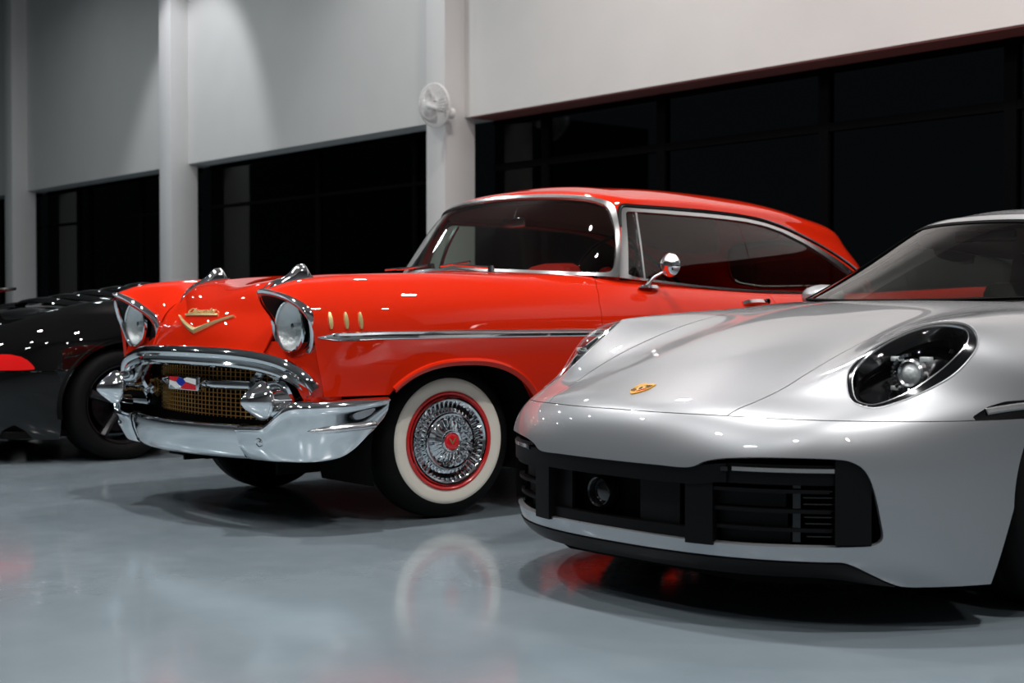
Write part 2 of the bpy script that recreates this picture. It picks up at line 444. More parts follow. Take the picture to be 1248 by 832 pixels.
for i, (a, b_) in enumerate(bays):
    m = MB(); m.box((a, GY, 0.0), (b_, GY + .012, 2.95)); structure(m.build('window_%d' % (i + 1), M['shop_glass'], smooth=False))
    m = MB()
    for x in mull[i]:
        wv = .05 if i == 3 else .03
        m = MB(); m.box((x - wv, GY - .03, 0), (x + wv, GY + .05, 2.95)); structure(m.build('trim_%d' % tn, FRAME)); tn += 1
    m = MB(); m.box((a, GY - .025, 2.36 if i == 3 else 2.30), (b_, GY + .045, 2.43 if i == 3 else 2.34)); structure(m.build('trim_%d' % tn, FRAME)); tn += 1
    m = MB(); m.box((a, GY - .03, 0), (b_, GY + .05, .10)); structure(m.build('trim_%d' % tn, FRAME)); tn += 1
    m = MB(); m.box((a, GY - .02, 2.84), (b_, GY + .05, 2.90)); structure(m.build('trim_%d' % tn, FRAME)); tn += 1
# wall fan on the column
def wall_fan():
    C0 = Vector((-5.83, 4.98, 2.967)); root = thing('wall_fan', 'white caged fan mounted on the pale column above the red car', 'fan', tuple(C0))
    W = M['white_plastic']
    face = Matrix.Rotation(R(4), 4, 'Z') @ Matrix.Rotation(R(8), 4, 'X')
    def cage(y0, sgn, name):
        m = MB(); n = 36
        for k in range(n):
            a = 2 * PI * k / n; c_, s_ = math.cos(a), math.sin(a)
            m.tube([(.04 * c_, y0 + sgn * .075, .04 * s_), (.13 * c_, y0 + sgn * .07, .13 * s_), (.20 * c_, y0 + sgn * .035, .20 * s_), (.222 * c_, y0, .222 * s_)], .0035, 4, caps=False)
        for r_, dy in ((.222, 0), (.13, .07), (.06, .075)):
            m.tube([(r_ * math.cos(t), y0 + sgn * dy, r_ * math.sin(t)) for t in np.linspace(0, 2 * PI, 48, endpoint=False)], .007 if dy == 0 else .003, 6, closed=True)
        m.xform(face); return m.build(name, W, root)
    cage(0, -1, 'front_cage'); cage(.012, 1, 'rear_cage')
    m = MB(); m.lathe([(0, -.082), (.035, -.080), (.045, -.07), (.045, -.06)], 24, 'y'); m.xform(face); m.build('cage_badge', W, root)
    m = MB(); m.lathe([(0, -.045), (.03, -.04), (.035, -.01), (.035, .02)], 24, 'y'); m.xform(face); hb = m.build('hub', W, root)
    for k in range(3):
        m = MB(); V = []; F = []
        for i, t in enumerate(np.linspace(0, 1, 8)):
            r_ = .03 + .15 * t; w_ = .35 + .35 * math.sin(PI * (.15 + .75 * t))
            for j, s_ in enumerate(np.linspace(-1, 1, 6)):
                a = 2 * PI * k / 3 + s_ * w_; V.append((r_ * math.cos(a), -.015 + s_ * .022, r_ * math.sin(a)))
        for i in range(7):
            for j in range(5): F.append((i * 6 + j, i * 6 + j + 1, i * 6 + 7 + j, i * 6 + 6 + j))
        m.add(V, F); m.xform(face); o = m.build('blade', M['grey_plastic'], root)
        md = o.modifiers.new('t', 'SOLIDIFY'); md.thickness = .002
    m = MB(); m.lathe([(0, .17), (.04, .165), (.06, .14), (.062, .03), (.05, .01)], 32, 'y'); m.xform(face); m.build('motor_housing', W, root)
    m = MB(); m.tube([(0, .12, -.0), (0, .15, -.06), (0, .20, -.06)], [.022, .02, .03], 12); m.lathe([(0, .17), (.05, .175), (.055, .23), (0, .232)], 24, 'y', (0, 0, -.06)); m.build('wall_bracket', W, root)
    m = MB(); m.box((-.02, -.10, -.012), (.15, -.085, .022), .006); m.xform(face @ Matrix.Rotation(R(16), 4, 'Y')); m.build('cage_handle', W, root)
    return root
M['white_plastic'] = mat('white_plastic', (0.80, 0.78, 0.76), rough=0.4)
M['grey_plastic'] = mat('pale_grey_blades', (0.45, 0.44, 0.44), rough=0.35)
wall_fan()

# ------------------------------------------------------------------ silver coupe: body surface, local metres (nose tip y=0)
_X = (0, .18, .36, .50, .62, .72, .81, .885, .928)
def _lvl(z, ys, xs=_X, zs=None): return [(x, y, (z if zs is None else zs[i])) for i, (x, y) in enumerate(zip(xs, ys))]
PB = [
 _lvl(.115, (.085, .09, .125, .185, .265, .375, .50, .66, .88), zs=(.155, .155, .155, .155, .155, .135, .125, .12, .12)),
 _lvl(.20, (.045, .052, .085, .14, .22, .325, .46, .645, .88)),
 _lvl(.30, (.015, .022, .055, .11, .19, .30, .44, .635, .88)),
 _lvl(.40, (.0, .008, .042, .095, .178, .29, .43, .63, .88)),
 _lvl(.50, (.008, .016, .050, .105, .185, .295, .435, .635, .89)),
 [(0, .050, .597), (.18, .062, .596), (.36, .115, .594), (.50, .178, .590), (.62, .255, .588), (.72, .36, .586), (.81, .485, .585), (.885, .665, .585), (.926, .92, .585)],
 [(0, .165, .653), (.18, .178, .650), (.36, .225, .643), (.50, .300, .645), (.62, .395, .662), (.72, .485, .668), (.815, .60, .656), (.89, .78, .645), (.928, 1.0, .635)],
 [(0, .36, .722), (.18, .37, .720), (.36, .395, .705), (.50, .44, .725), (.62, .515, .778), (.72, .595, .782), (.82, .712, .735), (.893, .88, .695), (.93, 1.1, .652)],
 [(0, .60, .792), (.18, .605, .789), (.36, .62, .776), (.50, .65, .802), (.62, .70, .848), (.72, .755, .842), (.82, .84, .782), (.895, 1.0, .722), (.932, 1.22, .66)],
 [(0, .85, .850), (.18, .85, .847), (.36, .86, .838), (.50, .87, .852), (.62, .90, .872), (.72, .94, .862), (.82, 1.02, .81), (.898, 1.15, .74), (.934, 1.34, .665)],
 [(0, 1.10, .895), (.18, 1.10, .893), (.36, 1.10, .885), (.50, 1.11, .885), (.62, 1.13, .889), (.72, 1.16, .877), (.82, 1.21, .83), (.90, 1.30, .755), (.936, 1.46, .67)],
 [(0, 1.36, .925), (.18, 1.36, .924), (.36, 1.365, .918), (.50, 1.37, .912), (.62, 1.38, .902), (.72, 1.40, .887), (.82, 1.43, .845), (.90, 1.48, .765), (.936, 1.58, .67)],
 [(0, 1.70, .93), (.18, 1.70, .93), (.36, 1.70, .93), (.50, 1.70, .925), (.62, 1.70, .925), (.73, 1.70, .915), (.83, 1.70, .865), (.902, 1.72, .775), (.936, 1.76, .67)],
 [(0, 2.25, .93), (.18, 2.25, .93), (.36, 2.25, .93), (.50, 2.25, .93), (.64, 2.25, .93), (.78, 2.25, .915), (.86, 2.25, .87), (.908, 2.25, .78), (.934, 2.25, .67)],
 [(0, 2.85, .93), (.18, 2.85, .93), (.36, 2.85, .93), (.50, 2.85, .93), (.64, 2.85, .93), (.79, 2.85, .925), (.875, 2.85, .88), (.925, 2.85, .79), (.945, 2.85, .67)],
 [(0, 3.4, .96), (.18, 3.4, .96), (.36, 3.4, .96), (.50, 3.4, .96), (.66, 3.4, .955), (.80, 3.4, .925), (.89, 3.4, .87), (.94, 3.4, .79), (.955, 3.4, .67)],
 [(0, 3.95, .93), (.18, 3.95, .93), (.36, 3.95, .928), (.50, 3.94, .925), (.66, 3.92, .91), (.79, 3.88, .875), (.875, 3.83, .82), (.93, 3.78, .75), (.945, 3.74, .67)],
 [(0, 4.36, .84), (.18, 4.36, .84), (.36, 4.34, .838), (.50, 4.31, .835), (.64, 4.26, .83), (.76, 4.18, .80), (.85, 4.08, .765), (.905, 3.97, .72), (.93, 3.86, .66)],
 [(0, 4.47, .70), (.18, 4.465, .70), (.36, 4.445, .70), (.50, 4.41, .70), (.64, 4.35, .695), (.76, 4.26, .69), (.85, 4.14, .68), (.905, 4.02, .66), (.93, 3.90, .63)],
 [(0, 4.50, .50), (.18, 4.495, .50), (.36, 4.475, .50), (.50, 4.44, .50), (.64, 4.38, .50), (.76, 4.28, .50), (.85, 4.15, .50), (.905, 4.03, .50), (.93, 3.90, .50)],
 [(0, 4.42, .20), (.18, 4.415, .20), (.36, 4.40, .20), (.50, 4.37, .20), (.64, 4.31, .20), (.76, 4.22, .20), (.85, 4.10, .20), (.905, 3.99, .20), (.93, 3.90, .20)],
]
# cabin: rings from base to roof centre line; each runs from the front centre round to the rear centre
PG = [
 [(0, 1.40, .925), (.25, 1.44, .928), (.45, 1.55, .935), (.60, 1.74, .940), (.695, 1.96, .940), (.755, 2.2, .930), (.785, 2.55, .922), (.79, 2.9, .925), (.75, 3.3, .95), (.62, 3.65, .97), (.42, 3.95, .94), (.2, 4.08, .92), (0, 4.12, .915)],
 [(0, 1.69, 1.080), (.22, 1.73, 1.078), (.395, 1.84, 1.073), (.525, 2.02, 1.068), (.60, 2.20, 1.062), (.66, 2.4, 1.06), (.69, 2.65, 1.06), (.69, 2.95, 1.06), (.65, 3.25, 1.06), (.56, 3.5, 1.06), (.38, 3.68, 1.05), (.2, 3.77, 1.045), (0, 3.80, 1.045)],
 [(0, 2.00, 1.232), (.19, 2.03, 1.229), (.345, 2.12, 1.217), (.445, 2.26, 1.200), (.51, 2.41, 1.188), (.55, 2.54, 1.185), (.57, 2.73, 1.182), (.57, 2.96, 1.168), (.54, 3.18, 1.155), (.46, 3.35, 1.155), (.33, 3.45, 1.16), (.17, 3.5, 1.165), (0, 3.52, 1.165)],
 [(0, 2.12, 1.266), (.16, 2.14, 1.263), (.29, 2.22, 1.252), (.38, 2.34, 1.238), (.44, 2.46, 1.230), (.475, 2.57, 1.230), (.49, 2.73, 1.228), (.49, 2.91, 1.222), (.465, 3.05, 1.213), (.39, 3.17, 1.21), (.28, 3.25, 1.212), (.15, 3.29, 1.215), (0, 3.3, 1.215)],
 [(0, 2.26, 1.290), (.08, 2.27, 1.290), (.15, 2.31, 1.286), (.21, 2.40, 1.28), (.245, 2.49, 1.278), (.265, 2.56, 1.279), (.28, 2.70, 1.278), (.275, 2.84, 1.272), (.25, 2.95, 1.262), (.21, 3.02, 1.256), (.14, 3.08, 1.254), (.07, 3.1, 1.254), (0, 3.11, 1.254)],
 [(0, 2.38, 1.300), (0, 2.40, 1.301), (0, 2.43, 1.302), (0, 2.48, 1.302), (0, 2.53, 1.302), (0, 2.58, 1.302), (0, 2.66, 1.30), (0, 2.75, 1.295), (0, 2.83, 1.289), (0, 2.88, 1.284), (0, 2.92, 1.28), (0, 2.95, 1.277), (0, 2.98, 1.275)],
]

# ------------------------------------------------------------------ red hardtop: surfaces, front axle at y=0
# fender side: columns run from the hood gap over the top and down the side; rows run from the headlight back
def _row(y, s=1.0): pass
CF = [
 [(.500, -.740, .712), (.526, -.700, .82), (.560, -.775, .908), (.660, -.842, .968), (.785, -.785, .935), (.850, -.735, .850), (.858, -.715, .77), (.862, -.705, .69), (.868, -.69, .61), (.87, -.68, .53)],
 [(.512, -.700, .80), (.545, -.675, .885), (.595, -.705, .955), (.672, -.73, 1.004), (.790, -.70, .967), (.868, -.665, .870), (.884, -.650, .78), (.886, -.64, .69), (.885, -.63, .61), (.885, -.62, .53)],
 [(.528, -.640, .890), (.562, -.625, .935), (.61, -.63, .983), (.685, -.635, 1.022), (.795, -.61, .985), (.882, -.585, .885), (.902, -.57, .785), (.904, -.565, .69), (.900, -.56, .61), (.895, -.55, .50)],
 [(.545, -.50, .965), (.58, -.49, .990), (.625, -.485, 1.012), (.695, -.48, 1.038), (.80, -.47, 1.000), (.893, -.45, .900), (.918, -.44, .79), (.920, -.44, .68), (.912, -.44, .58), (.90, -.44, .44)],
 [(.556, -.28, 1.003), (.592, -.28, 1.018), (.635, -.28, 1.030), (.705, -.28, 1.047), (.805, -.28, 1.008), (.900, -.28, .910), (.928, -.28, .79), (.930, -.28, .66), (.918, -.28, .52), (.90, -.28, .36)],
 [(.562, 0, 1.025), (.60, 0, 1.035), (.645, 0, 1.042), (.715, 0, 1.052), (.812, 0, 1.012), (.905, 0, .915), (.932, 0, .79), (.933, 0, .64), (.920, 0, .48), (.90, 0, .28)],
 [(.568, .35, 1.042), (.608, .35, 1.050), (.655, .35, 1.055), (.725, .35, 1.050), (.82, .35, 1.010), (.908, .35, .915), (.934, .35, .79), (.934, .35, .63), (.921, .35, .46), (.90, .35, .25)],
 [(.572, .70, 1.055), (.615, .70, 1.060), (.665, .70, 1.062), (.74, .70, 1.052), (.828, .70, 1.005), (.908, .70, .915), (.934, .70, .79), (.934, .70, .63), (.921, .70, .45), (.90, .70, .24)],
 [(.60, 1.10, 1.045), (.64, 1.10, 1.048), (.70, 1.10, 1.045), (.775, 1.10, 1.035), (.848, 1.10, .99), (.908, 1.10, .91), (.934, 1.10, .79), (.934, 1.10, .63), (.921, 1.10, .45), (.90, 1.10, .24)],
 [(.60, 1.60, 1.005), (.66, 1.60, 1.008), (.72, 1.60, 1.008), (.79, 1.60, 1.005), (.855, 1.60, .975), (.908, 1.60, .90), (.934, 1.60, .79), (.934, 1.60, .63), (.921, 1.60, .45), (.90, 1.60, .24)],
 [(.60, 2.20, .985), (.66, 2.20, .985), (.72, 2.20, .985), (.79, 2.20, .985), (.858, 2.20, .96), (.910, 2.20, .89), (.934, 2.20, .79), (.934, 2.20, .63), (.921, 2.20, .45), (.90, 2.20, .24)],
 [(.56, 2.80, .985), (.64, 2.80, .985), (.72, 2.80, .99), (.80, 2.80, .99), (.868, 2.80, .965), (.912, 2.80, .89), (.934, 2.80, .79), (.934, 2.80, .63), (.921, 2.80, .45), (.90, 2.80, .26)],
 [(.54, 3.40, .99), (.63, 3.40, .99), (.73, 3.40, 1.0), (.82, 3.40, 1.01), (.880, 3.40, .975), (.914, 3.40, .89), (.932, 3.40, .79), (.932, 3.40, .64), (.918, 3.40, .47), (.90, 3.40, .30)],
 [(.52, 3.85, .95), (.62, 3.86, .96), (.73, 3.90, 1.0), (.83, 3.95, 1.035), (.890, 3.97, .985), (.914, 3.95, .89), (.928, 3.93, .79), (.926, 3.90, .65), (.912, 3.88, .50), (.895, 3.86, .36)],
 [(.50, 4.08, .86), (.61, 4.10, .88), (.73, 4.14, .96), (.84, 4.24, 1.04), (.892, 4.26, .985), (.905, 4.24, .89), (.915, 4.20, .79), (.91, 4.14, .66), (.90, 4.10, .52), (.885, 4.06, .40)],
]
# hood and cowl (half, centre to gap)
CH = [
 [(0, -.800, .700), (.14, -.797, .699), (.28, -.786, .698), (.40, -.768, .699), (.497, -.738, .700)],
 [(0, -.792, .765), (.14, -.788, .764), (.28, -.771, .763), (.405, -.745, .762), (.507, -.712, .765)],
 [(0, -.770, .830), (.14, -.765, .829), (.28, -.742, .826), (.41, -.708, .822), (.518, -.675, .830)],
 [(0, -.732, .895), (.14, -.726, .893), (.28, -.700, .887), (.415, -.668, .880), (.527, -.640, .885)],
 [(0, -.680, .955), (.14, -.680, .958), (.28, -.662, .962), (.42, -.625, .950), (.538, -.575, .935)],
 [(0, -.585, 1.000), (.14, -.585, 1.006), (.28, -.575, 1.015), (.425, -.545, 1.004), (.545, -.50, .972)],
 [(0, -.42, 1.030), (.14, -.415, 1.034), (.28, -.40, 1.042), (.425, -.39, 1.028), (.552, -.38, .998)],
 [(0, -.18, 1.050), (.14, -.18, 1.054), (.28, -.18, 1.056), (.425, -.18, 1.043), (.558, -.18, 1.018)],
 [(0, .12, 1.060), (.14, .12, 1.062), (.28, .12, 1.060), (.425, .12, 1.048), (.563, .12, 1.030)],
 [(0, .42, 1.075), (.14, .42, 1.076), (.28, .42, 1.073), (.43, .42, 1.062), (.568, .42, 1.044)],
 [(0, .70, 1.083), (.14, .70, 1.083), (.28, .70, 1.079), (.43, .70, 1.07), (.571, .70, 1.054)],
 [(0, 1.10, 1.07), (.14, 1.10, 1.07), (.28, 1.10, 1.066), (.44, 1.10, 1.06), (.598, 1.10, 1.044)],
]
# cabin rings, front centre round to rear centre
CG = [
 [(0, .56, 1.083), (.25, .585, 1.078), (.48, .66, 1.068), (.68, .79, 1.058), (.785, .95, 1.050), (.815, 1.12, 1.038), (.818, 1.6, 1.003), (.818, 2.1, .985), (.81, 2.6, .98), (.775, 3.02, .985), (.60, 3.30, .99), (.30, 3.42, .99), (0, 3.45, .99)],
 [(0, .77, 1.285), (.24, .785, 1.28), (.46, .835, 1.27), (.655, .925, 1.258), (.738, 1.03, 1.25), (.760, 1.18, 1.24), (.760, 1.62, 1.225), (.752, 2.1, 1.215), (.735, 2.6, 1.195), (.69, 2.98, 1.16), (.53, 3.24, 1.17), (.27, 3.32, 1.19), (0, 3.34, 1.2)],
 [(0, .96, 1.462), (.22, .968, 1.458), (.42, .995, 1.447), (.585, 1.045, 1.428), (.658, 1.125, 1.408), (.680, 1.25, 1.402), (.672, 1.65, 1.402), (.660, 2.1, 1.388), (.645, 2.5, 1.345), (.618, 2.88, 1.275), (.50, 3.15, 1.28), (.25, 3.19, 1.29), (0, 3.2, 1.3)],
 [(0, 1.06, 1.505), (.20, 1.07, 1.502), (.38, 1.10, 1.492), (.525, 1.155, 1.474), (.60, 1.23, 1.458), (.625, 1.34, 1.452), (.620, 1.68, 1.457), (.610, 2.1, 1.445), (.590, 2.48, 1.428), (.565, 2.82, 1.382), (.45, 3.08, 1.375), (.22, 3.16, 1.39), (0, 3.18, 1.395)],
 [(0, 1.20, 1.532), (.13, 1.21, 1.530), (.24, 1.24, 1.526), (.32, 1.29, 1.52), (.36, 1.36, 1.516), (.375, 1.46, 1.518), (.375, 1.72, 1.525), (.37, 2.1, 1.518), (.36, 2.42, 1.50), (.33, 2.70, 1.465), (.26, 2.87, 1.455), (.13, 2.9, 1.435), (0, 2.92, 1.435)],
 [(0, 1.38, 1.548), (0, 1.40, 1.549), (0, 1.44, 1.55), (0, 1.49, 1.552), (0, 1.55, 1.553), (0, 1.62, 1.554), (0, 1.80, 1.552), (0, 2.1, 1.543), (0, 2.34, 1.522), (0, 2.5, 1.503), (0, 2.6, 1.49), (0, 2.66, 1.48), (0, 2.7, 1.475)],
]
def ring_net(rings):
    """front-centre..rear-centre half rings -> full width net, rear(-x) .. front .. rear(+x)"""
    H = np.array(rings, float); Mx = H[:, :0:-1].copy(); Mx[:, :, 0] *= -1
    return np.concatenate([Mx, H], 1)
def side_net(net, sg):
    H = np.array(net, float)
    if sg < 0: H = H[:, ::-1].copy(); H[:, :, 0] *= -1
    return H

def vintage_hardtop():
    root = thing('vintage_hardtop_car', 'bright red vintage two-door hardtop car with chrome bumpers and whitewall tires', 'car', (0, 0, 0))
    FS = {1: Surf(side_net(CF, 1)), -1: Surf(side_net(CF, -1))}
    H = Surf(mirror_net(CH)); G = Surf(ring_net(CG))
    def archf(P, UV=None):
        y, z = P[:, 1], P[:, 2]
        a = (np.abs((y + .02) / .46) ** 2.4 + np.abs(np.maximum(z - .30, -.2) / .38) ** 2.4) ** (1 / 2.4) - 1
        a = np.where(z < .30, np.abs(y + .02) / .46 - 1, a)
        b = (np.abs((y - 2.94) / .44) ** 2.4 + np.abs((z - .28) / .30) ** 2.4) ** (1 / 2.4) - 1
        b = np.where(z < .28, np.abs(y - 2.94) / .44 - 1, b)
        return np.minimum(a, b) * .4
    doory = lambda z: np.interp(z, [.2, .6, .85, .93, 1.0, 1.06], [.80, .785, .775, .785, .83, .90])
    cabin_hole = inpoly([(-.66, .86), (-.5, .72), (0, .64), (.5, .72), (.66, .86), (.775, 1.05), (.785, 1.3), (.785, 2.9), (.70, 3.2), (-.70, 3.2), (-.785, 2.9), (-.785, 1.3), (-.775, 1.05)])
    nohole = lambda P: np.where(P[:, 2] > .9, -cabin_hole(P[:, :2]), 1.0)
    bezel = {}
    for sg in (1, -1):
        S = FS[sg]; sh = Sheet(S, 110, 420).clip(archf)
        sh = sh.clip(lambda P, UV: P[:, 2] - np.where(P[:, 1] < -.3, .545 + .0 * P[:, 0], .235)) if False else sh
        sh = sh.clip(lambda P, UV: P[:, 2] - np.interp(P[:, 1], [-.75, -.38, -.30, 5], [.552, .552, .25, .25]))
        fe = sh.clip(lambda P, UV: doory(P[:, 2]) - .002 - P[:, 1]).clip(lambda P, UV: nohole(P))
        fo = fe.build('front_fender', M['red'], root, flange=.02)
        dr = sh.clip(lambda P, UV: P[:, 1] - doory(P[:, 2]) - .002).clip(lambda P, UV: 2.06 - P[:, 1]).clip(lambda P, UV: P[:, 2] - .30).clip(lambda P, UV: sg * P[:, 0] - .775).clip(lambda P, UV: nohole(P))
        do = dr.build('door', M['red'], root, flange=.02)
        si = sh.clip(lambda P, UV: P[:, 1] - doory(P[:, 2]) - .002).clip(lambda P, UV: 2.065 - P[:, 1]).clip(lambda P, UV: .296 - P[:, 2])
        si.build('rocker_panel', M['red'], root, flange=.02)
        qp = sh.clip(lambda P, UV: P[:, 1] - 2.064).clip(lambda P, UV: nohole(P))
        qo = qp.build('rear_quarter_panel', M['red'], root, flange=.02)
        sh.clip(lambda P, UV: P[:, 1] + .60).clip(lambda P, UV: nohole(P) - .01).clip(lambda P, UV: P[:, 2] - .32).build('gap_shade_liner', M['void'], root, offset=-.016)  # black sheet under the panels, painting the shade in their gaps
        # inner door and quarter trim
        V = []; F = []
        for i, y in enumerate(np.linspace(.95, 3.1, 12)): V += [(sg * .80, y, 1.0 if y < 2.9 else .98), (sg * .80, y, .35)]
        for i in range(11): F.append((2 * i, 2 * i + 1, 2 * i + 3, 2 * i + 2))
        mesh('door_trim', V, F, M['red_vinyl'], root)
        # wheel arch lip
        lips = [l for l in sh.bounds()]
        for Pb, Nb in lips:
            mask = np.abs(archf(Pb)) < .004
            if mask.sum() < 10: continue
        th = np.linspace(-.02, PI + .02, 60)
        pts = []
        for t in th:
            cy, cz = math.cos(t), math.sin(t); yy = -.02 - .46 * np.sign(cy) * abs(cy) ** (2 / 2.4); zz = .30 + .38 * max(cz, 0) ** (2 / 2.4)
            if zz < (.56 if yy < -.1 else .33): continue
            u, v = S.find([1, 2], (yy, zz), lambda G_: sg * G_[:, 0] > .8); pts.append((u, v))
        Pq, Nq = S.uvcurve(pts, 70); m = MB(); m.sweep(Pq, Nq, [(-.013, -.02), (-.013, -.001), (-.008, .009), (.0, .012), (.009, .007), (.018, .0), (.018, -.006)] if sg > 0 else [(.013, -.02), (.013, -.001), (.008, .009), (.0, .012), (-.009, .007), (-.018, .0), (-.018, -.006)][::-1])
        m.build('wheel_arch_lip', M['red'], fo)
        l = MB(); l.lathe([(.40, sg * .42), (.45, sg * .50), (.45, sg * .885)], 40, 'x', (0, -.02, .30), R(-15), R(195)); l.build('wheel_well', M['void'], root)
        l = MB(); l.box((sg * .40, -.62, .2), (sg * .42, .5, .95)); l.build('inner_fender', M['void'], root)
        # valance below the headlight
        VN = [[(sg * (x if i > 4 else x + (.835 - x) * kx), y, z) for i, (x, y) in enumerate(zip((.47, .56, .66, .76, .835, .868, .872), ys))] for z, kx, ys in (
            (.765, 0, (-.715, -.695, -.690, -.690, -.685, -.66, -.60)), (.70, 0, (-.745, -.725, -.715, -.710, -.700, -.67, -.60)), (.64, .55, (-.745, -.740, -.730, -.720, -.705, -.675, -.60)), (.58, .8, (-.735, -.745, -.735, -.72, -.70, -.67, -.60)), (.52, .9, (-.72, -.72, -.71, -.70, -.68, -.65, -.60)))]
        VN = np.array(VN)[::-1]
        if sg < 0: VN = VN[:, ::-1]
        vs = Surf(VN); Sheet(vs, 30, 24).build('front_valance', M['red'], root)
        # headlight bezel
        ring = spl([(.690, -.690, .715), (.755, -.694, .727), (.812, -.705, .765), (.844, -.728, .837), (.828, -.755, .895), (.775, -.790, .937), (.715, -.820, .958), (.664, -.845, .966), (.612, -.822, .947), (.566, -.775, .908), (.537, -.715, .855), (.530, -.697, .80), (.560, -.690, .75), (.620, -.688, .722)], 84, True) * (sg, 1, 1)
        cen = np.array([sg * .69, 0, .832]); lc = np.array([sg * .69, -.722, .828])
        Nr = np.array([[p[0] - cen[0], -.06, p[2] - cen[2]] for p in ring]); Nr /= np.linalg.norm(Nr, axis=1)[:, None]
        m = MB(); n = len(ring); V = []; F = []
        dy = np.array([0, 1, 0])
        wd = np.array([[1 + 1.2 * sstep(.86, .74, p[2])] for p in ring])
        rows = [ring + Nr * .010 * wd + dy * .035, ring + Nr * .012 * wd + dy * .006, ring + Nr * .006 - dy * .005, ring - Nr * .002 - dy * .006, ring - Nr * .009 - dy * .002, ring - Nr * .012 + dy * .006]
        V = [p for r_ in rows for p in r_]
        for a in range(len(rows) - 1):
            for i in range(n): j = (i + 1) % n; F.append((a * n + i, a * n + j, (a + 1) * n + j, (a + 1) * n + i))
        m.add(V, F); hb = m.build('headlamp_bezel', M['chrome'], root, angle=60)
        # dark visor interior from the bezel to the lamp
        lr = .097; ang = [math.atan2(p[2] - lc[2], p[0] - lc[0]) for p in ring]
        lamp = np.array([(lc[0] + (lr + .006) * math.cos(a), -.715, lc[2] + (lr + .006) * math.sin(a)) for a in ang])
        r0 = ring - Nr * .011 + dy * .004
        m = MB(); V = [p for r_ in (r0, r0 * .5 + lamp * .5 + Nr * .004, lamp + dy * .02) for p in r_]; F = []
        for a in range(2):
            for i in range(n): j = (i + 1) % n; F.append((a * n + i, a * n + j, (a + 1) * n + j, (a + 1) * n + i))
        m.add(V, F); m.build('visor_interior', M['black'], hb)
        m = MB(); m.lathe([(.106, .004), (.105, -.008), (.101, -.012), (.097, -.008), (.096, 0)], 64, 'y', tuple(lc)); m.build('lamp_ring', M['chrome'], hb)
        m = MB(); m.lathe([(0, -.034), (.03, -.032), (.06, -.026), (.085, -.016), (.098, -.004)], 64, 'y', tuple(lc)); m.build('lamp_glass', M['clear'], hb)
        m = MB(); m.lathe([(.010, .045), (.03, .043), (.06, .030), (.085, .012), (.097, -.002)], 64, 'y', tuple(lc)); m.build('reflector', M['lens'], hb)
        m = MB(); m.lathe([(0, .005), (.012, .008), (.014, .03), (0.012, .046)], 24, 'y', tuple(lc)); m.build('bulb_cap', M['satin'], hb)
        # side trim spear
        tp = [(-.705, .784), (-.64, .787), (-.5, .790), (-.3, .792), (0, .793), (.35, .793), (.7, .792), (1.2, .788), (1.7, .782), (2.2, .775), (2.8, .765), (3.4, .752), (3.95, .74)]
        Pq, Nq = S.uvcurve([S.find([1, 2], p, lambda G_: sg * G_[:, 0] > .8) for p in tp], 150)
        def tsec(t):
            k = min(1, .12 + t * 9) if t < .1 else 1.0; h = .0165 * k; d_ = .009 * k + .002
            s_ = [(-h, -.002), (-h, .002), (-h * .75, d_ * .55), (-h * .2, d_ * .45), (0, d_), (h * .2, d_ * .45), (h * .75, d_ * .55), (h, .002), (h, -.002)]
            return s_
        m = MB(); m.sweep(Pq, Nq, tsec); m.build('side_trim', M['chrome'], root, angle=25)
        # three gold louvres
        for y in (-.655, -.592, -.530):
            Pq, Nq = S.uvcurve([S.find([1, 2], (y, z), lambda G_: sg * G_[:, 0] > .8) for z in (.818, .85, .882)], 14)
            m = MB(); m.sweep(Pq, Nq, lambda t: [(-.011 * math.sin(PI * (t * .9 + .05)) ** .5, 0), (-.008 * math.sin(PI * (t * .9 + .05)) ** .5, .007), (.008 * math.sin(PI * (t * .9 + .05)) ** .5, .007), (.011 * math.sin(PI * (t * .9 + .05)) ** .5, 0)])
            m.build('fender_louver', M['gold'], fo)
        # door handle
        hu = [S.find([1, 2], (y, .928), lambda G_: sg * G_[:, 0] > .8) for y in (1.80, 1.84, 1.90, 1.96, 2.0)]
        Pq, Nq = S.uvcurve(hu, 24)
        m = MB(); m.sweep(Pq, Nq, lambda t: [(-.011, 0), (-.009, .004 + .022 * math.sin(PI * t) ** .6), (.009, .004 + .022 * math.sin(PI * t) ** .6), (.011, 0)]); m.lathe([(0, 0), (.014, 0), (.015, -.012), (.0, -.012)], 20, 'x', tuple(Pq[-3] + Nq[-3] * .02)); m.build('door_handle', M['chrome'], do)
    # ---- hood with V emblem and ornaments
    hs = Sheet(H, 150, 220).clip(lambda P, UV: UV[:, 1] * 0 + 1)
    hood_end = lambda P: (.50 + .12 * (np.abs(P[:, 0]) / .57) ** 2) - P[:, 1]
    ho = hs.clip(lambda P, UV: np.minimum(UV[:, 0] - .012, 8 - .012 - UV[:, 0])).clip(lambda P, UV: hood_end(P)).build('hood', M['red'], root, flange=.02)
    hs.clip(lambda P, UV: -hood_end(P) - .004).clip(lambda P, UV: nohole(P)).build('cowl_panel', M['red'], root, flange=.02)
    def on_h(x, z): return H.find([0, 2], (x, z), lambda G_: (G_[:, 1] < -.5))
    m = MB()
    for sg in (1, -1):
        Pq, Nq = H.uvcurve([on_h(sg * x, z) for x, z in ((0, .803), (.06, .818), (.12, .835), (.18, .851), (.243, .867))], 24)
        m.sweep(Pq, Nq, lambda t: [(-.014 * (1 - .75 * t), 0), (-.012 * (1 - .75 * t), .006), (0, .012), (.012 * (1 - .75 * t), .006), (.014 * (1 - .75 * t), 0)])
    vo = m.build('hood_v_emblem', M['gold'], ho, angle=25)
    Pq, Nq = H.uvcurve([on_h(x, .872) for x in (-.16, -.08, 0, .07, .135)], 20)
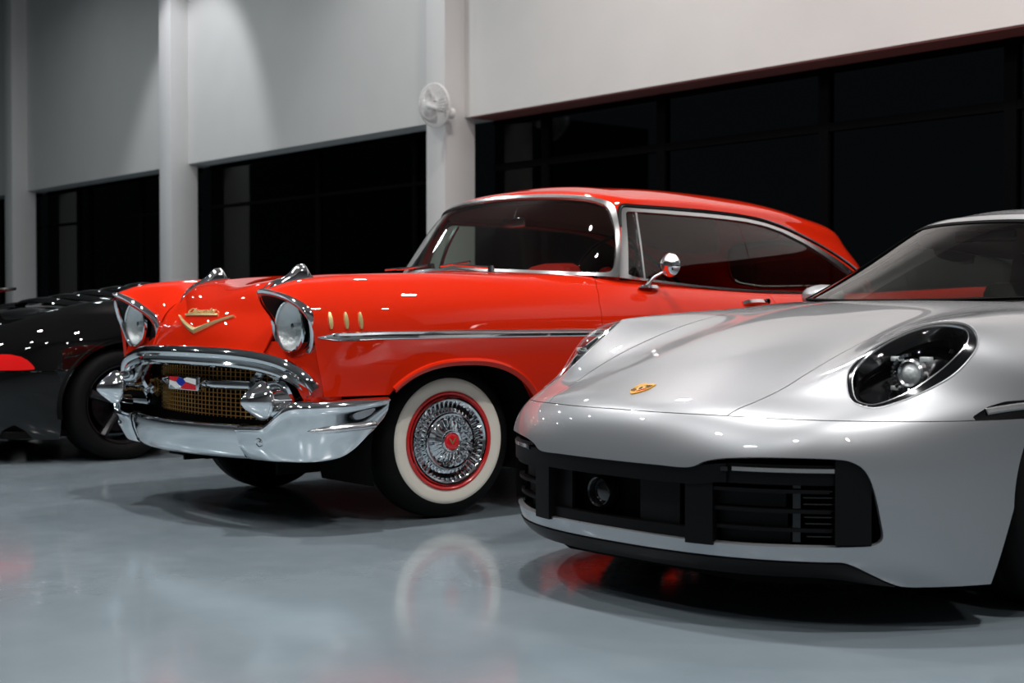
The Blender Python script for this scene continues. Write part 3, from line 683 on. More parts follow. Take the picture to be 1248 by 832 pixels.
    m = MB(); m.sweep(Pq, Nq, [(-.0045, 0), (-.004, .007), (.004, .007), (.0045, 0)]); m.build('script_underline', M['gold'], vo)
    tu, tv = on_h(-.01, .888); tp_ = H.ev(tu, tv)[0]; tn = H.nrm(tu, tv)[0]
    zax = Vector(tn); xax = Vector((1, 0, 0)); yax = zax.cross(xax).normalized(); xax = yax.cross(zax)
    mt = Matrix(((xax.x, yax.x, zax.x, tp_[0]), (xax.y, yax.y, zax.y, tp_[1] - .004), (xax.z, yax.z, zax.z, tp_[2]), (0, 0, 0, 1)))
    text_mesh('Chevrolet', .052, .003, 'script_lettering', M['gold'], vo, mt @ Matrix.Diagonal((1.15, .75, 1, 1)), shear=.25)
    for sg in (1, -1):
        # gun-sight ornament: spear base rising into a cut-off cone
        st = [(-.66, .006, .006, .003), (-.63, .016, .014, .009), (-.59, .024, .020, .013), (-.555, .028, .024, .017), (-.53, .030, .026, .025), (-.512, .031, .025, .038), (-.497, .031, .023, .053), (-.487, .031, .020, .060), (-.456, .033, .021, .061), (-.449, .034, .022, .054), (-.440, .038, .028, .028), (-.430, .042, .034, .003)]
        V = []; F = []; n = 12
        for y, wb, wt, h in st:
            u, v = H.find([0, 1], (sg * .361, y), lambda G_: G_[:, 2] > .8); p = H.ev(u, v)[0]
            for i in range(n):
                a = PI * i / (n - 1); c_, s_ = math.cos(a), math.sin(a); wv = wb + (wt - wb) * s_ if h > .02 else wb
                V.append((p[0] + wv * c_ * 1, y, p[2] - .004 + (h + .004) * s_ ** .5))
        for k in range(len(st) - 1):
            for i in range(n - 1): F.append((k * n + i, k * n + i + 1, (k + 1) * n + i + 1, (k + 1) * n + i))
        F += [tuple(range(n)), tuple((len(st) - 1) * n + i for i in range(n))[::-1]]
        m = MB(); m.add(V, F); oo = m.build('hood_ornament', M['chrome'], root, angle=40)
        m = MB()
        for sd in (-1, 1):
            pts = []
            for y in (-.64, -.60, -.56, -.52, -.47, -.425):
                u, v = H.find([0, 1], (sg * .361 + sd * .034, y), lambda G_: G_[:, 2] > .8); pts.append(H.ev(u, v)[0] + (0, 0, .003))
            m.tube(spl(pts, 24), [.003 + .005 * math.sin(PI * k / 23) for k in range(24)], 6)
        m.build('ornament_rib', M['chrome'], oo)
    # ---- grille
    zf = [(0, -.842, .712), (.15, -.838, .711), (.30, -.825, .709), (.42, -.806, .704), (.53, -.783, .695), (.63, -.765, .681), (.71, -.752, .663), (.77, -.738, .640), (.815, -.722, .610), (.84, -.705, .575)]
    full = [(-x, y, z) for x, y, z in zf[:0:-1]] + zf
    P = spl(full, 120)
    Nn = np.array([(p[0] * .35, -.8, .55 + .6 * max(0, abs(p[0]) - .6)) for p in P])
    m = MB(); m.sweep(P, Nn, [(-.026, -.03), (-.030, .004), (-.022, .016), (-.006, .020), (.010, .016), (.018, .006), (.020, -.006), (.028, -.012), (.038, -.012), (.044, -.02), (.044, -.035)]); gm = m.build('grille_molding', M['chrome'], root, angle=35)
    # inner step of the moulding
    zf2 = [(0, -.812, .672), (.2, -.806, .670), (.36, -.79, .667), (.43, -.78, .664), (.50, -.77, .655), (.58, -.755, .635), (.65, -.74, .605), (.69, -.73, .575)]
    P = spl([(-x, y, z) for x, y, z in zf2[:0:-1]] + zf2, 90); Nn = np.array([(p[0] * .3, -1, .1) for p in P])
    m = MB(); m.sweep(P, Nn, [(-.012, -.02), (-.014, .0), (-.006, .012), (.006, .010), (.012, -.004), (.010, -.02)]); m.build('grille_inner_bead', M['satin'], gm, angle=35)
    m = MB(); m.box((-.70, -.655, .34), (.70, -.64, .74)); m.box((-.58, -.80, .33), (.58, -.64, .345)); m.build('grille_recess', M['void'], root)
    gx = lambda x: -.735 + .10 * (abs(x) / .62) ** 2
    m = MB(); X0 = .56
    for x in np.arange(-X0, X0 + .001, .0335):
        zt = .665 - .10 * max(0, abs(x) - .40) ; zb = .435
        m.tube([(x, gx(x), zb), (x, gx(x), zt)], .0022, 4, caps=False)
    for z in np.arange(.445, .672, .0185):
        xm = X0 if z < .62 else X0 - (z - .62) * 2
        m.tube([(x, gx(x) - .003, z) for x in np.linspace(-xm, xm, 24)], .0022, 4, caps=False)
    m.build('grille_mesh', M['goldmesh'], root)
    # floating bar
    m = MB(); m.sweep([(x, -.795 + .10 * (x / .5) ** 2, .578) for x in np.linspace(-.50, .50, 40)], [(0, -1, 0)] * 40, [(-.020, -.012), (-.018, .004), (-.008, .012), (.008, .012), (.018, .004), (.020, -.012)]); fb = m.build('grille_bar', M['chrome'], root, angle=40)
    for sg in (1, -1):
        m = MB(); m.sweep([(sg * (.485 + .02 * t), -.735 - .03 * math.sin(PI * (t + 1) / 2), .578 + .062 * t) for t in np.linspace(-1, 1, 12)], [(0, -1, 0)] * 12, lambda t: [(-.018, 0), (-.014, .012 + .012 * math.sin(PI * t)), (.014, .012 + .012 * math.sin(PI * t)), (.018, 0)]); m.build('bar_bracket', M['chrome'], fb, angle=40)
        m = MB(); m.tube([(sg * .50, -.735, .55), (sg * .56, -.72, .50), (sg * .60, -.70, .47)], .012, 8); m.build('bracket_foot', M['chrome'], fb)
    # crest on the bar
    m = MB(); m.box((-.135, -.838, .548), (.135, -.80, .608), .006); eb = m.build('bar_crest_frame', M['chrome'], fb)
    ybase = -.8385
    def pl(poly, mn, nm):
        V = [(x, ybase - .003, z) for x, z in poly] + [(x, ybase + .002, z) for x, z in poly]; q = len(poly)
        mm = MB(); mm.add(V, [tuple(range(q))] + [(i, q + i, q + (i + 1) % q, (i + 1) % q) for i in range(q)]); mm.build(nm, M[mn], eb, smooth=False)
    pl([(-.118, .604), (-.030, .604), (-.062, .584), (-.118, .590)], 'redenamel', 'crest_flag'); pl([(-.118, .588), (-.062, .582), (-.020, .558), (-.060, .553), (-.118, .572)], 'white', 'crest_flag')
    pl([(-.028, .604), (.010, .596), (.028, .580), (.0, .566), (-.030, .570), (-.056, .584)], 'blue', 'crest_star_field')
    pl([(.030, .582), (.115, .572), (.115, .553), (.0, .553), (-.018, .558), (.002, .566)], 'redenamel', 'crest_flag'); pl([(.012, .597), (.04, .604), (.115, .600), (.115, .576), (.032, .585)], 'white', 'crest_flag')
    # ---- bumper
    yb = lambda x: -.93 + .35 * x * x
    xs = np.linspace(-.488, .488, 41)
    sec = [(.075, .398), (.05, .424), (.018, .428), (.004, .418), (.002, .398), (.010, .36), (.026, .32), (.036, .300), (.052, .286), (.09, .280)]
    V = []; F = []
    for x in xs:
        for dy_, z in sec: V.append((x, yb(x) + dy_ , z + .00 * abs(x)))
    k = len(sec)
    for i in range(40):
        for q in range(k - 1): F.append((i * k + q, (i + 1) * k + q, (i + 1) * k + q + 1, i * k + q + 1))
    m = MB(); m.add(V, F); bo = m.build('bumper_center', M['chrome'], root, angle=45)
    for sg in (1, -1):
        m = MB(); m.tube([(sg * .4895, yb(.49) + a_ - .001, z_) for a_, z_ in sec[1:]], .0045, 5); m.build('bumper_seam', M['void'], bo)
    plan = [(.488, -.852), (.53, -.851), (.60, -.842), (.67, -.828), (.74, -.805), (.80, -.775), (.85, -.72), (.885, -.65), (.912, -.57), (.930, -.49), (.940, -.42)]
    def wing(sg):
        net = []
        m_ = len(plan)
        for i, (x, y) in enumerate(plan):
            a = plan[max(0, i - 1)]; b = plan[min(m_ - 1, i + 1)]; t = np.array([b[0] - a[0], b[1] - a[1]]); t /= np.linalg.norm(t); nx, ny = t[1], -t[0]
            zt = np.interp(x, [.488, .54, .60, .69, .765, .94], [.426, .428, .432, .445, .53, .545])
            zb = np.interp(y, [-.90, -.72, -.62, -.55, -.49, -.42], [.286, .290, .300, .330, .385, .455]) if x > .7 else .286
            H_ = zt - zb
            row = []
            for d, f_ in ((-.10, -.00), (-.060, .0), (-.044, .05), (-.024, .25), (-.009, .45), (-.001, .66), (.004, .80), (.012, .86), (.010, .92), (-.006, .985), (-.03, 1.0), (-.075, .99)):
                kk = 1.0
                row.append((sg * (x + nx * d), y + ny * d, zb + H_ * f_))
            net.append(row)
        net = np.array(net)                     # rows along the path, cols bottom->top
        net = np.transpose(net, (1, 0, 2))      # rows up, cols along path (x outward)
        if sg < 0: net = net[:, ::-1]
        S = Surf(net, 3); sh = Sheet(S, 90, 60); o = sh.build('bumper_wing', M['chrome'], root, flange=.012)
        for (px_, pz_, rr) in ((.63, .365, .017),):
            u, v = S.find([0, 2], (sg * px_, pz_)); p = S.ev(u, v)[0]; n_ = S.nrm(u, v)[0]
            mt = Matrix.Translation(Vector(p)) @ Vector(n_).to_track_quat('Z', 'Y').to_matrix().to_4x4()
            q = MB(); q.lathe([(0, .006), (.008, .005), (.010, .001), (.014, .001), (.017, .004), (.019, 0)], 28, 'z'); q.xform(mt); q.build('bumper_bolt', M['chrome'], o)
        pu = [S.find([1, 2], (y, z), lambda G_: np.abs(G_[:, 0]) > .8) for y, z in ((-.735, .416), (-.70, .419), (-.64, .424), (-.57, .430), (-.50, .436), (-.46, .438))]
        Pq, Nq = S.uvcurve(pu, 30)
        def spsec(t):
            k = (min(1, (t + .02) / .45)) ** .55 * (1 if t < .93 else max(.15, (1.02 - t) / .09) ** .5)
            return [(-.0165 * k * math.cos(a_), -.003 + .021 * k * math.sin(a_)) for a_ in np.linspace(0, PI, 11)]
        q = MB(); q.sweep(Pq, Nq, spsec)
        q.build('bumper_spear', M['satin'], o)
        # bullet
        q = MB(); q.lathe([(0.0, -.933), (.012, -.929), (.030, -.912), (.050, -.886), (.066, -.864), (.074, -.852), (.0765, -.846)], 56, 'y', (sg * .662, 0, .533)); bt = q.build('bumper_bullet_tip', M['chrome'], o, angle=60)
        q = MB(); q.lathe([(.0765, -.845), (.079, -.840), (.079, -.834), (.074, -.830), (.073, -.824), (.076, -.80), (.082, -.74), (.090, -.68), (.10, -.62)], 56, 'y', (sg * .662, 0, .533)); q.build('bumper_bullet', M['chrome'], o, angle=40)
    wing(1); wing(-1)
    # ---- cabin
    gs = Sheet(G, 340, 130); A = lambda UV: np.abs(UV[:, 0] - 12)
    AV = lambda UV: np.stack([A(UV), UV[:, 1]], 1); SV = lambda UV: np.stack([UV[:, 0] - 12, UV[:, 1]], 1)
    def symp(h, n=160): return inpoly(spl([(-a, b) for a, b in h[::-1]] + list(h), n, True))
    ws1 = symp([(.6, .07), (2.6, .07), (3.7, .08), (4.15, .16), (4.24, .45), (4.16, .95), (4.00, 1.34), (3.75, 1.68), (3.35, 1.88), (2.6, 1.96), (.6, 1.97)])
    ws2 = symp([(.6, -.04), (2.6, -.04), (3.9, -.04), (4.40, -.02), (4.43, .45), (4.38, 1.0), (4.24, 1.5), (3.98, 1.88), (3.45, 2.06), (2.6, 2.13), (.6, 2.14)])
    SW = [(4.76, .09), (4.70, .9), (4.66, 1.66), (4.72, 1.74), (5.2, 1.76), (6.0, 1.76), (6.9, 1.76), (7.3, 1.71), (7.6, 1.60), (7.95, 1.32), (8.25, .95), (8.6, .60), (8.9, .30), (9.02, .09), (8.9, .05), (6.9, .05), (5.0, .05)]
    sw1 = inpoly(SW)
    SW2 = [(4.46, -.05), (4.44, .9), (4.42, 1.80), (4.55, 1.90), (5.2, 1.90), (6.0, 1.90), (6.9, 1.90), (7.35, 1.84), (7.75, 1.70), (8.15, 1.42), (8.5, 1.02), (8.85, .62), (9.15, .25), (9.2, -.05)]
    sw2 = inpoly(SW2)
    rw1 = symp([(.6, .2), (1.2, .25), (1.7, .5), (1.75, 1.3), (1.4, 2.2), (.6, 2.35)])
    RV = lambda UV: np.stack([12 - A(UV), UV[:, 1]], 1)
    gs.clip(lambda P, UV: ws1(SV(UV))).build('windshield', M['glass'], root, offset=-.004)
    gs.clip(lambda P, UV: ws2(SV(UV))).clip(lambda P, UV: -ws1(SV(UV))).build('windshield_molding', M['satin'], root, flange=.014, offset=.006)
    for sg in (1, -1):
        h = gs.clip(lambda P, UV: sg * (UV[:, 0] - 12) - .5)
        h.clip(lambda P, UV: sw1(AV(UV))).clip(lambda P, UV: 5.05 - A(UV)).build('vent_window', M['glass'], root, offset=-.004)
        h.clip(lambda P, UV: sw1(AV(UV))).clip(lambda P, UV: A(UV) - 5.05).clip(lambda P, UV: 6.78 - A(UV)).build('door_window', M['glass'], root, offset=-.005)
        h.clip(lambda P, UV: sw1(AV(UV))).clip(lambda P, UV: A(UV) - 6.79).build('quarter_window', M['glass'], root, offset=-.005)
        fr = h.clip(lambda P, UV: sw2(AV(UV))).clip(lambda P, UV: -sw1(AV(UV)))
        fr.build('side_window_frame', M['satin'], root, flange=.012, offset=.004)
        m = MB(); Pq, Nq = G.uvcurve([(12 + sg * 5.12, .02), (12 + sg * 5.03, .9), (12 + sg * 4.98, 1.72)], 20); m.sweep(Pq, Nq, [(-.008, -.01), (-.006, .006), (.006, .006), (.008, -.01)]); m.build('vent_divider', M['satin'], root)
        # black drip-rail gutter above the frame
        gp = [(4.36, 1.25), (4.34, 1.75), (4.5, 1.99), (5.2, 2.0), (6.0, 2.0), (6.9, 2.0), (7.4, 1.95), (7.85, 1.80), (8.3, 1.52), (8.68, 1.10), (9.05, .66), (9.35, .2)]
        Pq, Nq = G.uvcurve([(12 + sg * a, v) for a, v in gp], 90); m = MB(); m.sweep(Pq, Nq, [(-.011, -.004), (-.010, .004), (.0, .003), (.008, .010), (.011, .008), (.011, -.004)][:: sg]); m.build('drip_rail', M['black'], root)
        Pq, Nq = G.uvcurve([(12 + sg * a, v + .045) for a, v in gp[4:]], 60); m = MB(); m.sweep(Pq + Nq * .003, Nq, [(-.004, 0), (0, .008), (.004, 0)]); m.build('drip_rail_trim', M['chrome'], root)
    rf = gs.clip(lambda P, UV: -ws2(SV(UV))).clip(lambda P, UV: -sw2(AV(UV))).clip(lambda P, UV: -rw1(RV(UV)))
    rf.build('roof', M['red'], root, flange=.012)
    gs.clip(lambda P, UV: rw1(RV(UV))).build('rear_window', M['glass'], root, offset=-.004)
    gs.clip(lambda P, UV: rw1(RV(UV)) * 0 + (.06 - np.abs(rw1(RV(UV))))).build('rear_window_molding', M['chrome'], root, offset=.006, flange=.01)
    gs.clip(lambda P, UV: np.minimum(UV[:, 1] - 2.0, 10.2 - A(UV))).build('headliner', M['headliner'], root, offset=-.035)
    # windscreen pillars inside
    # rear deck behind the cabin (trunk)
    TN = [[(x, y, z) for x in (-.60, -.4, -.2, 0, .2, .4, .60)] for y, z in ((3.1, .99), (3.35, .995), (3.6, .985), (3.9, .94), (4.1, .85), (4.18, .70), (4.18, .5), (4.12, .40))]
    TN = np.array(TN); TN[:, :, 1] -= .12 * (TN[:, :, 0] / .6) ** 2
    Sheet(Surf(TN), 30, 50).build('trunk_lid', M['red'], root, flange=.01)
    m = MB(); m.box((-.88, 4.20, .36), (.88, 4.28, .50), .03); m.build('rear_bumper', M['chrome'], root)
    # interior
    m = MB(); m.box((-.86, .50, .25), (.86, 2.45, .30)); m.box((-.55, 2.40, .25), (.55, 3.6, .30)); m.box((-.39, -.60, .26), (.39, .55, .31)); m.build('floor_pan', M['void'], root)
    m = MB(); m.box((-.76, .78, .80), (.76, 1.02, 1.045), .05); db = m.build('dashboard', M['red_vinyl'], root)
    m = MB(); V = []; F = []
    for i, (x, h) in enumerate(((.15, .0), (.20, .045), (.28, .075), (.38, .088), (.47, .085), (.515, .070), (.525, .0))):
        V += [(x, .90, 1.03), (x, .92, 1.03 + h * 1.05), (x, 1.02, 1.03 + h * 1.1), (x, 1.05, 1.03)]
    for i in range(6):
        for k in range(3): F.append((i * 4 + k, i * 4 + k + 1, i * 4 + 5 + k, i * 4 + 4 + k))
    m.add(V, F); m.build('instrument_hood', M['red_vinyl'], db)
    sc = Vector((.40, 1.30, 1.08)); tilt = Matrix.Translation(sc) @ Matrix.Rotation(R(62), 4, 'X')
    m = MB(); m.tube([(.215 * math.cos(a), .215 * math.sin(a), 0) for a in np.linspace(0, 2 * PI, 48, endpoint=False)], .010, 8, closed=True)
    m.xform(tilt); sw_ = m.build('steering_wheel', M['gloss_black'], root)
    m = MB(); m.tube([(-.21, 0, 0), (0, 0, -.03), (.21, 0, 0)], .008, 6); m.tube([(0, 0, -.03), (0, -.21, 0)], .008, 6); m.xform(tilt); m.build('wheel_spokes', M['chrome'], sw_)
    m = MB(); m.lathe([(0, .012), (.03, .010), (.045, -.01), (.04, -.06)], 32, 'z'); m.xform(tilt); m.build('horn_button', M['red_vinyl'], sw_)
    m = MB(); m.tube([tilt @ Vector((0, 0, -.04)), tilt @ Vector((0, 0, -.40))], .025, 12); m.build('steering_column', M['red_vinyl'], sw_)
    def bench(y, zt, nm):
        m = MB(); m.box((-.70, y - .50, .38), (.70, y, .58), .06); i0 = len(m.V); m.box((-.70, -.07, 0), (.70, .07, zt - .45), .06); m.xform(Matrix.Translation((0, y, .45)) @ Matrix.Rotation(R(-10), 4, 'X'), i0); o = m.build(nm, M['red_vinyl'], root)
        m = MB(); z_ = zt - .45
        m.tube([(-.70, 0, z_ * .3), (-.70, 0, z_ - .05), (-.64, 0, z_), (.64, 0, z_), (.70, 0, z_ - .05), (.70, 0, z_ * .3)], .014, 8); m.xform(Matrix.Translation((0, y, .45)) @ Matrix.Rotation(R(-10), 4, 'X')); m.build('seat_piping', M['cream'], o)
    bench(1.95, 1.0, 'front_seat'); bench(2.95, .97, 'rear_seat')
    m = MB(); m.box((-.02, .985, 1.315), (.145, 1.0, 1.365), .006); m.tube([(.05, 1.0, 1.36), (.05, 1.03, 1.43)], .006, 6); m.build('rear_view_mirror', M['chrome'], root)
    for (a, b, c) in (((-.52, .60, 1.105), (-.36, .66, 1.115), (-.16, .63, 1.12)), ((.02, .55, 1.11), (.20, .59, 1.13), (.38, .575, 1.095))):
        m = MB(); m.tube([a, b], .006, 6); m.tube([(np.array(a) + b) / 2 + (0, -.01, -.005), c], [.005, .009], 6); m.lathe([(0, .012), (.014, .01), (.018, -.02)], 16, 'z', c); m.build('wiper', M['chrome'], root)
    # side mirror
    m = MB(); m.lathe([(0, -.030), (.02, -.029), (.04, -.020), (.053, -.004), (.056, .006), (.050, .010), (0, .010)], 40, 'y'); m.xform(Matrix.Translation((.925, 1.225, 1.108)) @ Matrix.Rotation(R(14), 4, 'Z') @ Matrix.Diagonal((1, 1, 1.0, 1)))
    mo = m.build('side_mirror', M['chrome'], root)
    m = MB(); m.tube([(.855, 1.14, 1.008), (.875, 1.17, 1.05), (.912, 1.215, 1.085)], [.013, .008, .007], 8); i0 = len(m.V); m.lathe([(0, .016), (.02, .014), (.028, 0)], 24, 'z', (0, 0, 0)); m.xform(Matrix.Translation((.852, 1.165, 1.0)) @ Matrix.Diagonal((.8, 2.6, 1, 1)), i0); m.build('mirror_arm', M['chrome'], mo)
    # ---- wheels
    def wheel(sg, x, y, steer=0):
        e = (sg * x, y, .334); i = sg
        tp = [(.198, -.03), (.205, -.010), (.225, -.001), (.250, .001), (.278, -.002), (.300, -.010), (.318, -.024), (.328, -.040), (.333, -.056), (.334, -.070), (.328, -.072), (.328, -.080), (.334, -.082), (.3345, -.100), (.328, -.102), (.328, -.110), (.3345, -.112), (.334, -.130), (.328, -.132), (.328, -.140), (.333, -.142), (.328, -.160), (.316, -.178), (.29, -.19), (.25, -.195), (.2, -.17)]
        def L(prof, name, mt_, par, n=96, ang=50, cl=False):
            m = MB(); m.lathe([(a, i * b) for a, b in prof], n, 'x', (0, 0, 0), closedprof=cl)
            m.xform(Matrix.Translation(e) @ Matrix.Rotation(R(steer), 4, 'Z')); return m.build(name, mt_, par, angle=ang)
        t = L(tp, 'tire', M['rubber'], root, 128, 50, True)
        L([(.212, .0005), (.222, .0035), (.250, .0048), (.266, .003), (.269, -.001)], 'whitewall', M['whitewall'], t, 128)
        rim = L([(.213, -.004), (.212, .006), (.206, .010), (.200, .008), (.192, -.004), (.185, -.02), (.17, -.10)], 'rim', M['rim_red'], t, 96)
        cap = L([(.190, -.004), (.191, .006), (.187, .012), (.180, .012), (.176, .006), (.172, .004)], 'hub_cap', M['chrome'], t, 96)
        # fluted ring
        n = 44; V = []; F = []
        for k in range(n * 4):
            a = 2 * PI * k / (n * 4); q = k % 4; h = (0, .0, -.010, -.010)[q]
            for r_, d_ in ((.172, .004), (.160, .000), (.140, -.004), (.126, .002)): V.append((i * (d_ + (h if r_ not in (.172, .126) else 0)), r_ * math.cos(a), r_ * math.sin(a)))
        for k in range(n * 4):
            j = (k + 1) % (n * 4)
            for q in range(3): F.append((k * 4 + q, j * 4 + q, j * 4 + q + 1, k * 4 + q + 1))
        m = MB(); m.add(V, F); m.xform(Matrix.Translation(e) @ Matrix.Rotation(R(steer), 4, 'Z')); m.build('fluted_ring', M['chrome'], cap, angle=20)
        L([(.127, .002), (.125, .014), (.118, .020), (.110, .018), (.106, .008)], 'cap_ring', M['chrome'], cap)
        n = 24; V = []; F = []
        for k in range(n * 4):
            a = 2 * PI * k / (n * 4); q = k % 4; h = (0, 0, -.009, -.009)[q]
            for r_, d_ in ((.106, .008), (.095, -.004), (.07, .006), (.048, .018)): V.append((i * (d_ + (h if r_ in (.095, .07) else 0)), r_ * math.cos(a), r_ * math.sin(a)))
        for k in range(n * 4):
            j = (k + 1) % (n * 4)
            for q in range(3): F.append((k * 4 + q, j * 4 + q, j * 4 + q + 1, k * 4 + q + 1))
        m = MB(); m.add(V, F); m.xform(Matrix.Translation(e) @ Matrix.Rotation(R(steer), 4, 'Z')); m.build('cap_cone', M['chrome'], cap, angle=20)
        L([(.049, .018), (.048, .028), (.042, .033), (.037, .030), (.035, .024)], 'center_ring', M['chrome'], cap)
        L([(0, .030), (.02, .029), (.032, .026), (.036, .022)], 'center_badge', M['redenamel'], cap)
        m = MB()
        for sx in (-1, 1):
            V = [(i * .031, sx * 0.0, -.016), (i * .031, sx * .020, .014), (i * .031, sx * .011, .014), (i * .031, 0, -.004)]; m.add(V, [(0, 1, 2, 3)])
        m.xform(Matrix.Translation(e) @ Matrix.Rotation(R(steer), 4, 'Z')); m.build('badge_v', M['gold'], cap)
    for sg in (1, -1):
        wheel(sg, .79, 0, -6); wheel(sg, .79, 2.92)
    return root

def sports_coupe():
    root = thing('sports_coupe', 'silver modern sports coupe with round headlights and a gold hood crest', 'car', (2.558, -.80, 0))
    S = Surf(mirror_net(PB)); U0 = 8
    base = Sheet(S, 260, 340)
    yC, zC, rA = 1.10, .335, .375
    def arch(P, UV):
        x, y, z = np.abs(P[:, 0]), P[:, 1], P[:, 2]
        def one(yc, r):
            d = np.hypot(y - yc, z - zC) - r
            lowf = (yc - r - np.maximum(0, zC - z) * .38) - y; lowr = y - (yc + r)
            return np.where(z < zC, np.maximum(lowf, lowr), d)
        return np.where(x > .5, np.minimum(one(yC, rA), one(3.55, .385)), 1.0)
    body = base.clip(arch)
    # headlight outline, seen from above
    HL = [(.588, .382), (.566, .410), (.556, .447), (.563, .512), (.585, .600), (.624, .690), (.676, .757), (.716, .786), (.755, .775), (.784, .732), (.792, .673), (.783, .604), (.756, .524), (.720, .440), (.684, .376), (.643, .355), (.615, .360)]
    HLs = spl(HL, 64, True)
    hlin = inpoly(HLs)
    def hl_d(P): return np.where(P[:, 2] > .55, hlin(np.stack([np.abs(P[:, 0]), P[:, 1]], 1)), -1.0)
    body = body.clip(lambda P, UV: -hl_d(P))
    OP = [(-.001, .452), (.2, .450), (.31, .450), (.36, .470), (.42, .482), (.53, .489), (.66, .487), (.70, .476), (.722, .448), (.735, .39), (.743, .30), (.742, .268), (.73, .253), (.70, .247), (.55, .243), (.4, .241), (.2, .243), (-.001, .246)]
    opin = inpoly([(-x, z) for x, z in OP[::-1]] + OP)
    opsm = spl(OP[1:-1], 90)
    OPS = [(-x, z) for x, z in opsm[::-1]] + [tuple(p) for p in opsm]
    opin = inpoly(OPS)
    def op_d(P): return np.where(P[:, 1] < .9, opin(P[:, [0, 2]]), -1.0)
    liph = lambda x: .203 - .075 * sstep(.66, .76, np.abs(x))
    shx = lambda y: np.interp(y, [.10, .127, .2, .33, .49, .61, .8, 1.0, 1.34, 2], [.368, .376, .40, .425, .435, .437, .442, .45, .47, .5])
    front = lambda P: P[:, 1] < 1.3
    bump = body.clip(lambda P, UV: 4.985 - UV[:, 1]).clip(lambda P, UV: np.where(P[:, 1] < 1.05, 1.0, -1.0))
    bump = bump.clip(lambda P, UV: -op_d(P)).clip(lambda P, UV: P[:, 2] - liph(P[:, 0]))
    bump.build('front_bumper', M['silver'], root, flange=.018)
    lip = base.clip(lambda P, UV: liph(P[:, 0]) - .004 - P[:, 2]).clip(lambda P, UV: .738 - np.abs(P[:, 0])).clip(lambda P, UV: np.where(P[:, 1] < .62, 1., -1.))
    lip.build('front_lip', M['black'], root, flange=.012, offset=.004)
    base.clip(arch).clip(lambda P, UV: -hl_d(P)).clip(lambda P, UV: -op_d(P) - .012).clip(lambda P, UV: 1.9 - P[:, 1]).clip(lambda P, UV: P[:, 2] - .21).build('gap_shade_liner', M['void'], root, offset=-.014)  # dark liner standing in for shade inside the shut lines
    hoodend = lambda P: 1.36 + .10 * (np.abs(P[:, 0]) / .5) ** 2 - P[:, 1]
    up_ = body.clip(lambda P, UV: UV[:, 1] - 5.015)
    hood = up_.clip(lambda P, UV: shx(P[:, 1]) - .0017 - np.abs(P[:, 0])).clip(lambda P, UV: hoodend(P))
    hood.build('hood', M['silver'], root, flange=.018)
    # front fenders
    lampq = inpoly([(.60, .6035), (.655, .635), (.72, .642), (.80, .645), (.80, .598), (.60, .598)])
    for sg in (1, -1):
        fe = up_.clip(lambda P, UV: sg * P[:, 0] - shx(P[:, 1]) - .0017).clip(lambda P, UV: 1.74 - P[:, 1])
        lampf = lambda P: np.where((P[:, 1] < .90) & (sg * P[:, 0] > .8), inpoly([(.590, .596), (.655, .622), (.72, .634), (.95, .64), (.95, .586), (.59, .586)])(P[:, 1:3]), -1.)
        fe2 = fe.clip(lambda P, UV: -lampf(P))
        fe2.build('front_fender', M['silver'], root, flange=.018)
        fe.clip(lambda P, UV: lampf(P)).build('side_marker_lamp', M['gloss_black'], root, offset=-.004)
        q = MB(); pth = [S.find([1, 2], (y, z), lambda G: sg * G[:, 0] > .7) for y, z in ((.64, .608), (.69, .613), (.74, .617), (.80, .62))]
        Pq, Nq = S.uvcurve(pth, 20); q.sweep(Pq, Nq, [(-.010, 0), (-.006, .004), (.006, .004), (.010, 0)]); q.build('side_marker_strip', M['dim_lens'], root)
        dr = up_.clip(lambda P, UV: sg * P[:, 0] - .02).clip(lambda P, UV: P[:, 1] - 1.745).clip(lambda P, UV: 2.78 - P[:, 1]).clip(lambda P, UV: sg * P[:, 0] - .62)
        dr.build('door', M['silver'], root, flange=.015)
        low = Surf([[(sg * x_, y_, z_) for (x_, z_) in (((.936, .672), (.932, .5), (.92, .35), (.90, .2), (.86, .13)) if sg > 0 else ((.86, .13), (.90, .2), (.92, .35), (.932, .5), (.936, .672)))] for y_ in (1.24, 1.8, 2.4, 3.0, 3.72)])
        Sheet(low, 12, 40).clip(arch).build('side_sill', M['silver'], root)
        arcs = MB(); arcs.lathe([(.372, sg * .52), (.380, sg * .60), (.380, sg * .85)], 40, 'x', (0, yC, zC), R(-20), R(200)); arcs.build('wheel_well', M['void'], root)
    rear = up_.clip(lambda P, UV: P[:, 1] - np.where(np.abs(P[:, 0]) > .62, 2.785, 1.3)).clip(lambda P, UV: np.where((np.abs(P[:, 0]) > .62) | (P[:, 1] > 3.2), 1.0, -1.0))
    rear.build('rear_body', M['silver'], root, flange=.015)
    cowl = up_.clip(lambda P, UV: .63 - np.abs(P[:, 0])).clip(lambda P, UV: -hoodend(P) - .003).clip(lambda P, UV: 2.2 - P[:, 1])
    cowl.build('cowl_panel', M['black'], root, offset=-.004)
    m = MB(); tr = [(.20, .36), (.28, .50), (.36, .57), (.47, .66), (.60, .75), (.72, .80), (.74, .60), (1.46, .60), (1.48, .85), (3.15, .85), (3.2, .58), (3.9, .58), (4.2, .5)]
    V = [(sd * hw, y, z) for z in (.118, .19) for sd in (1, -1) for y, hw in tr]; nt_ = len(tr)
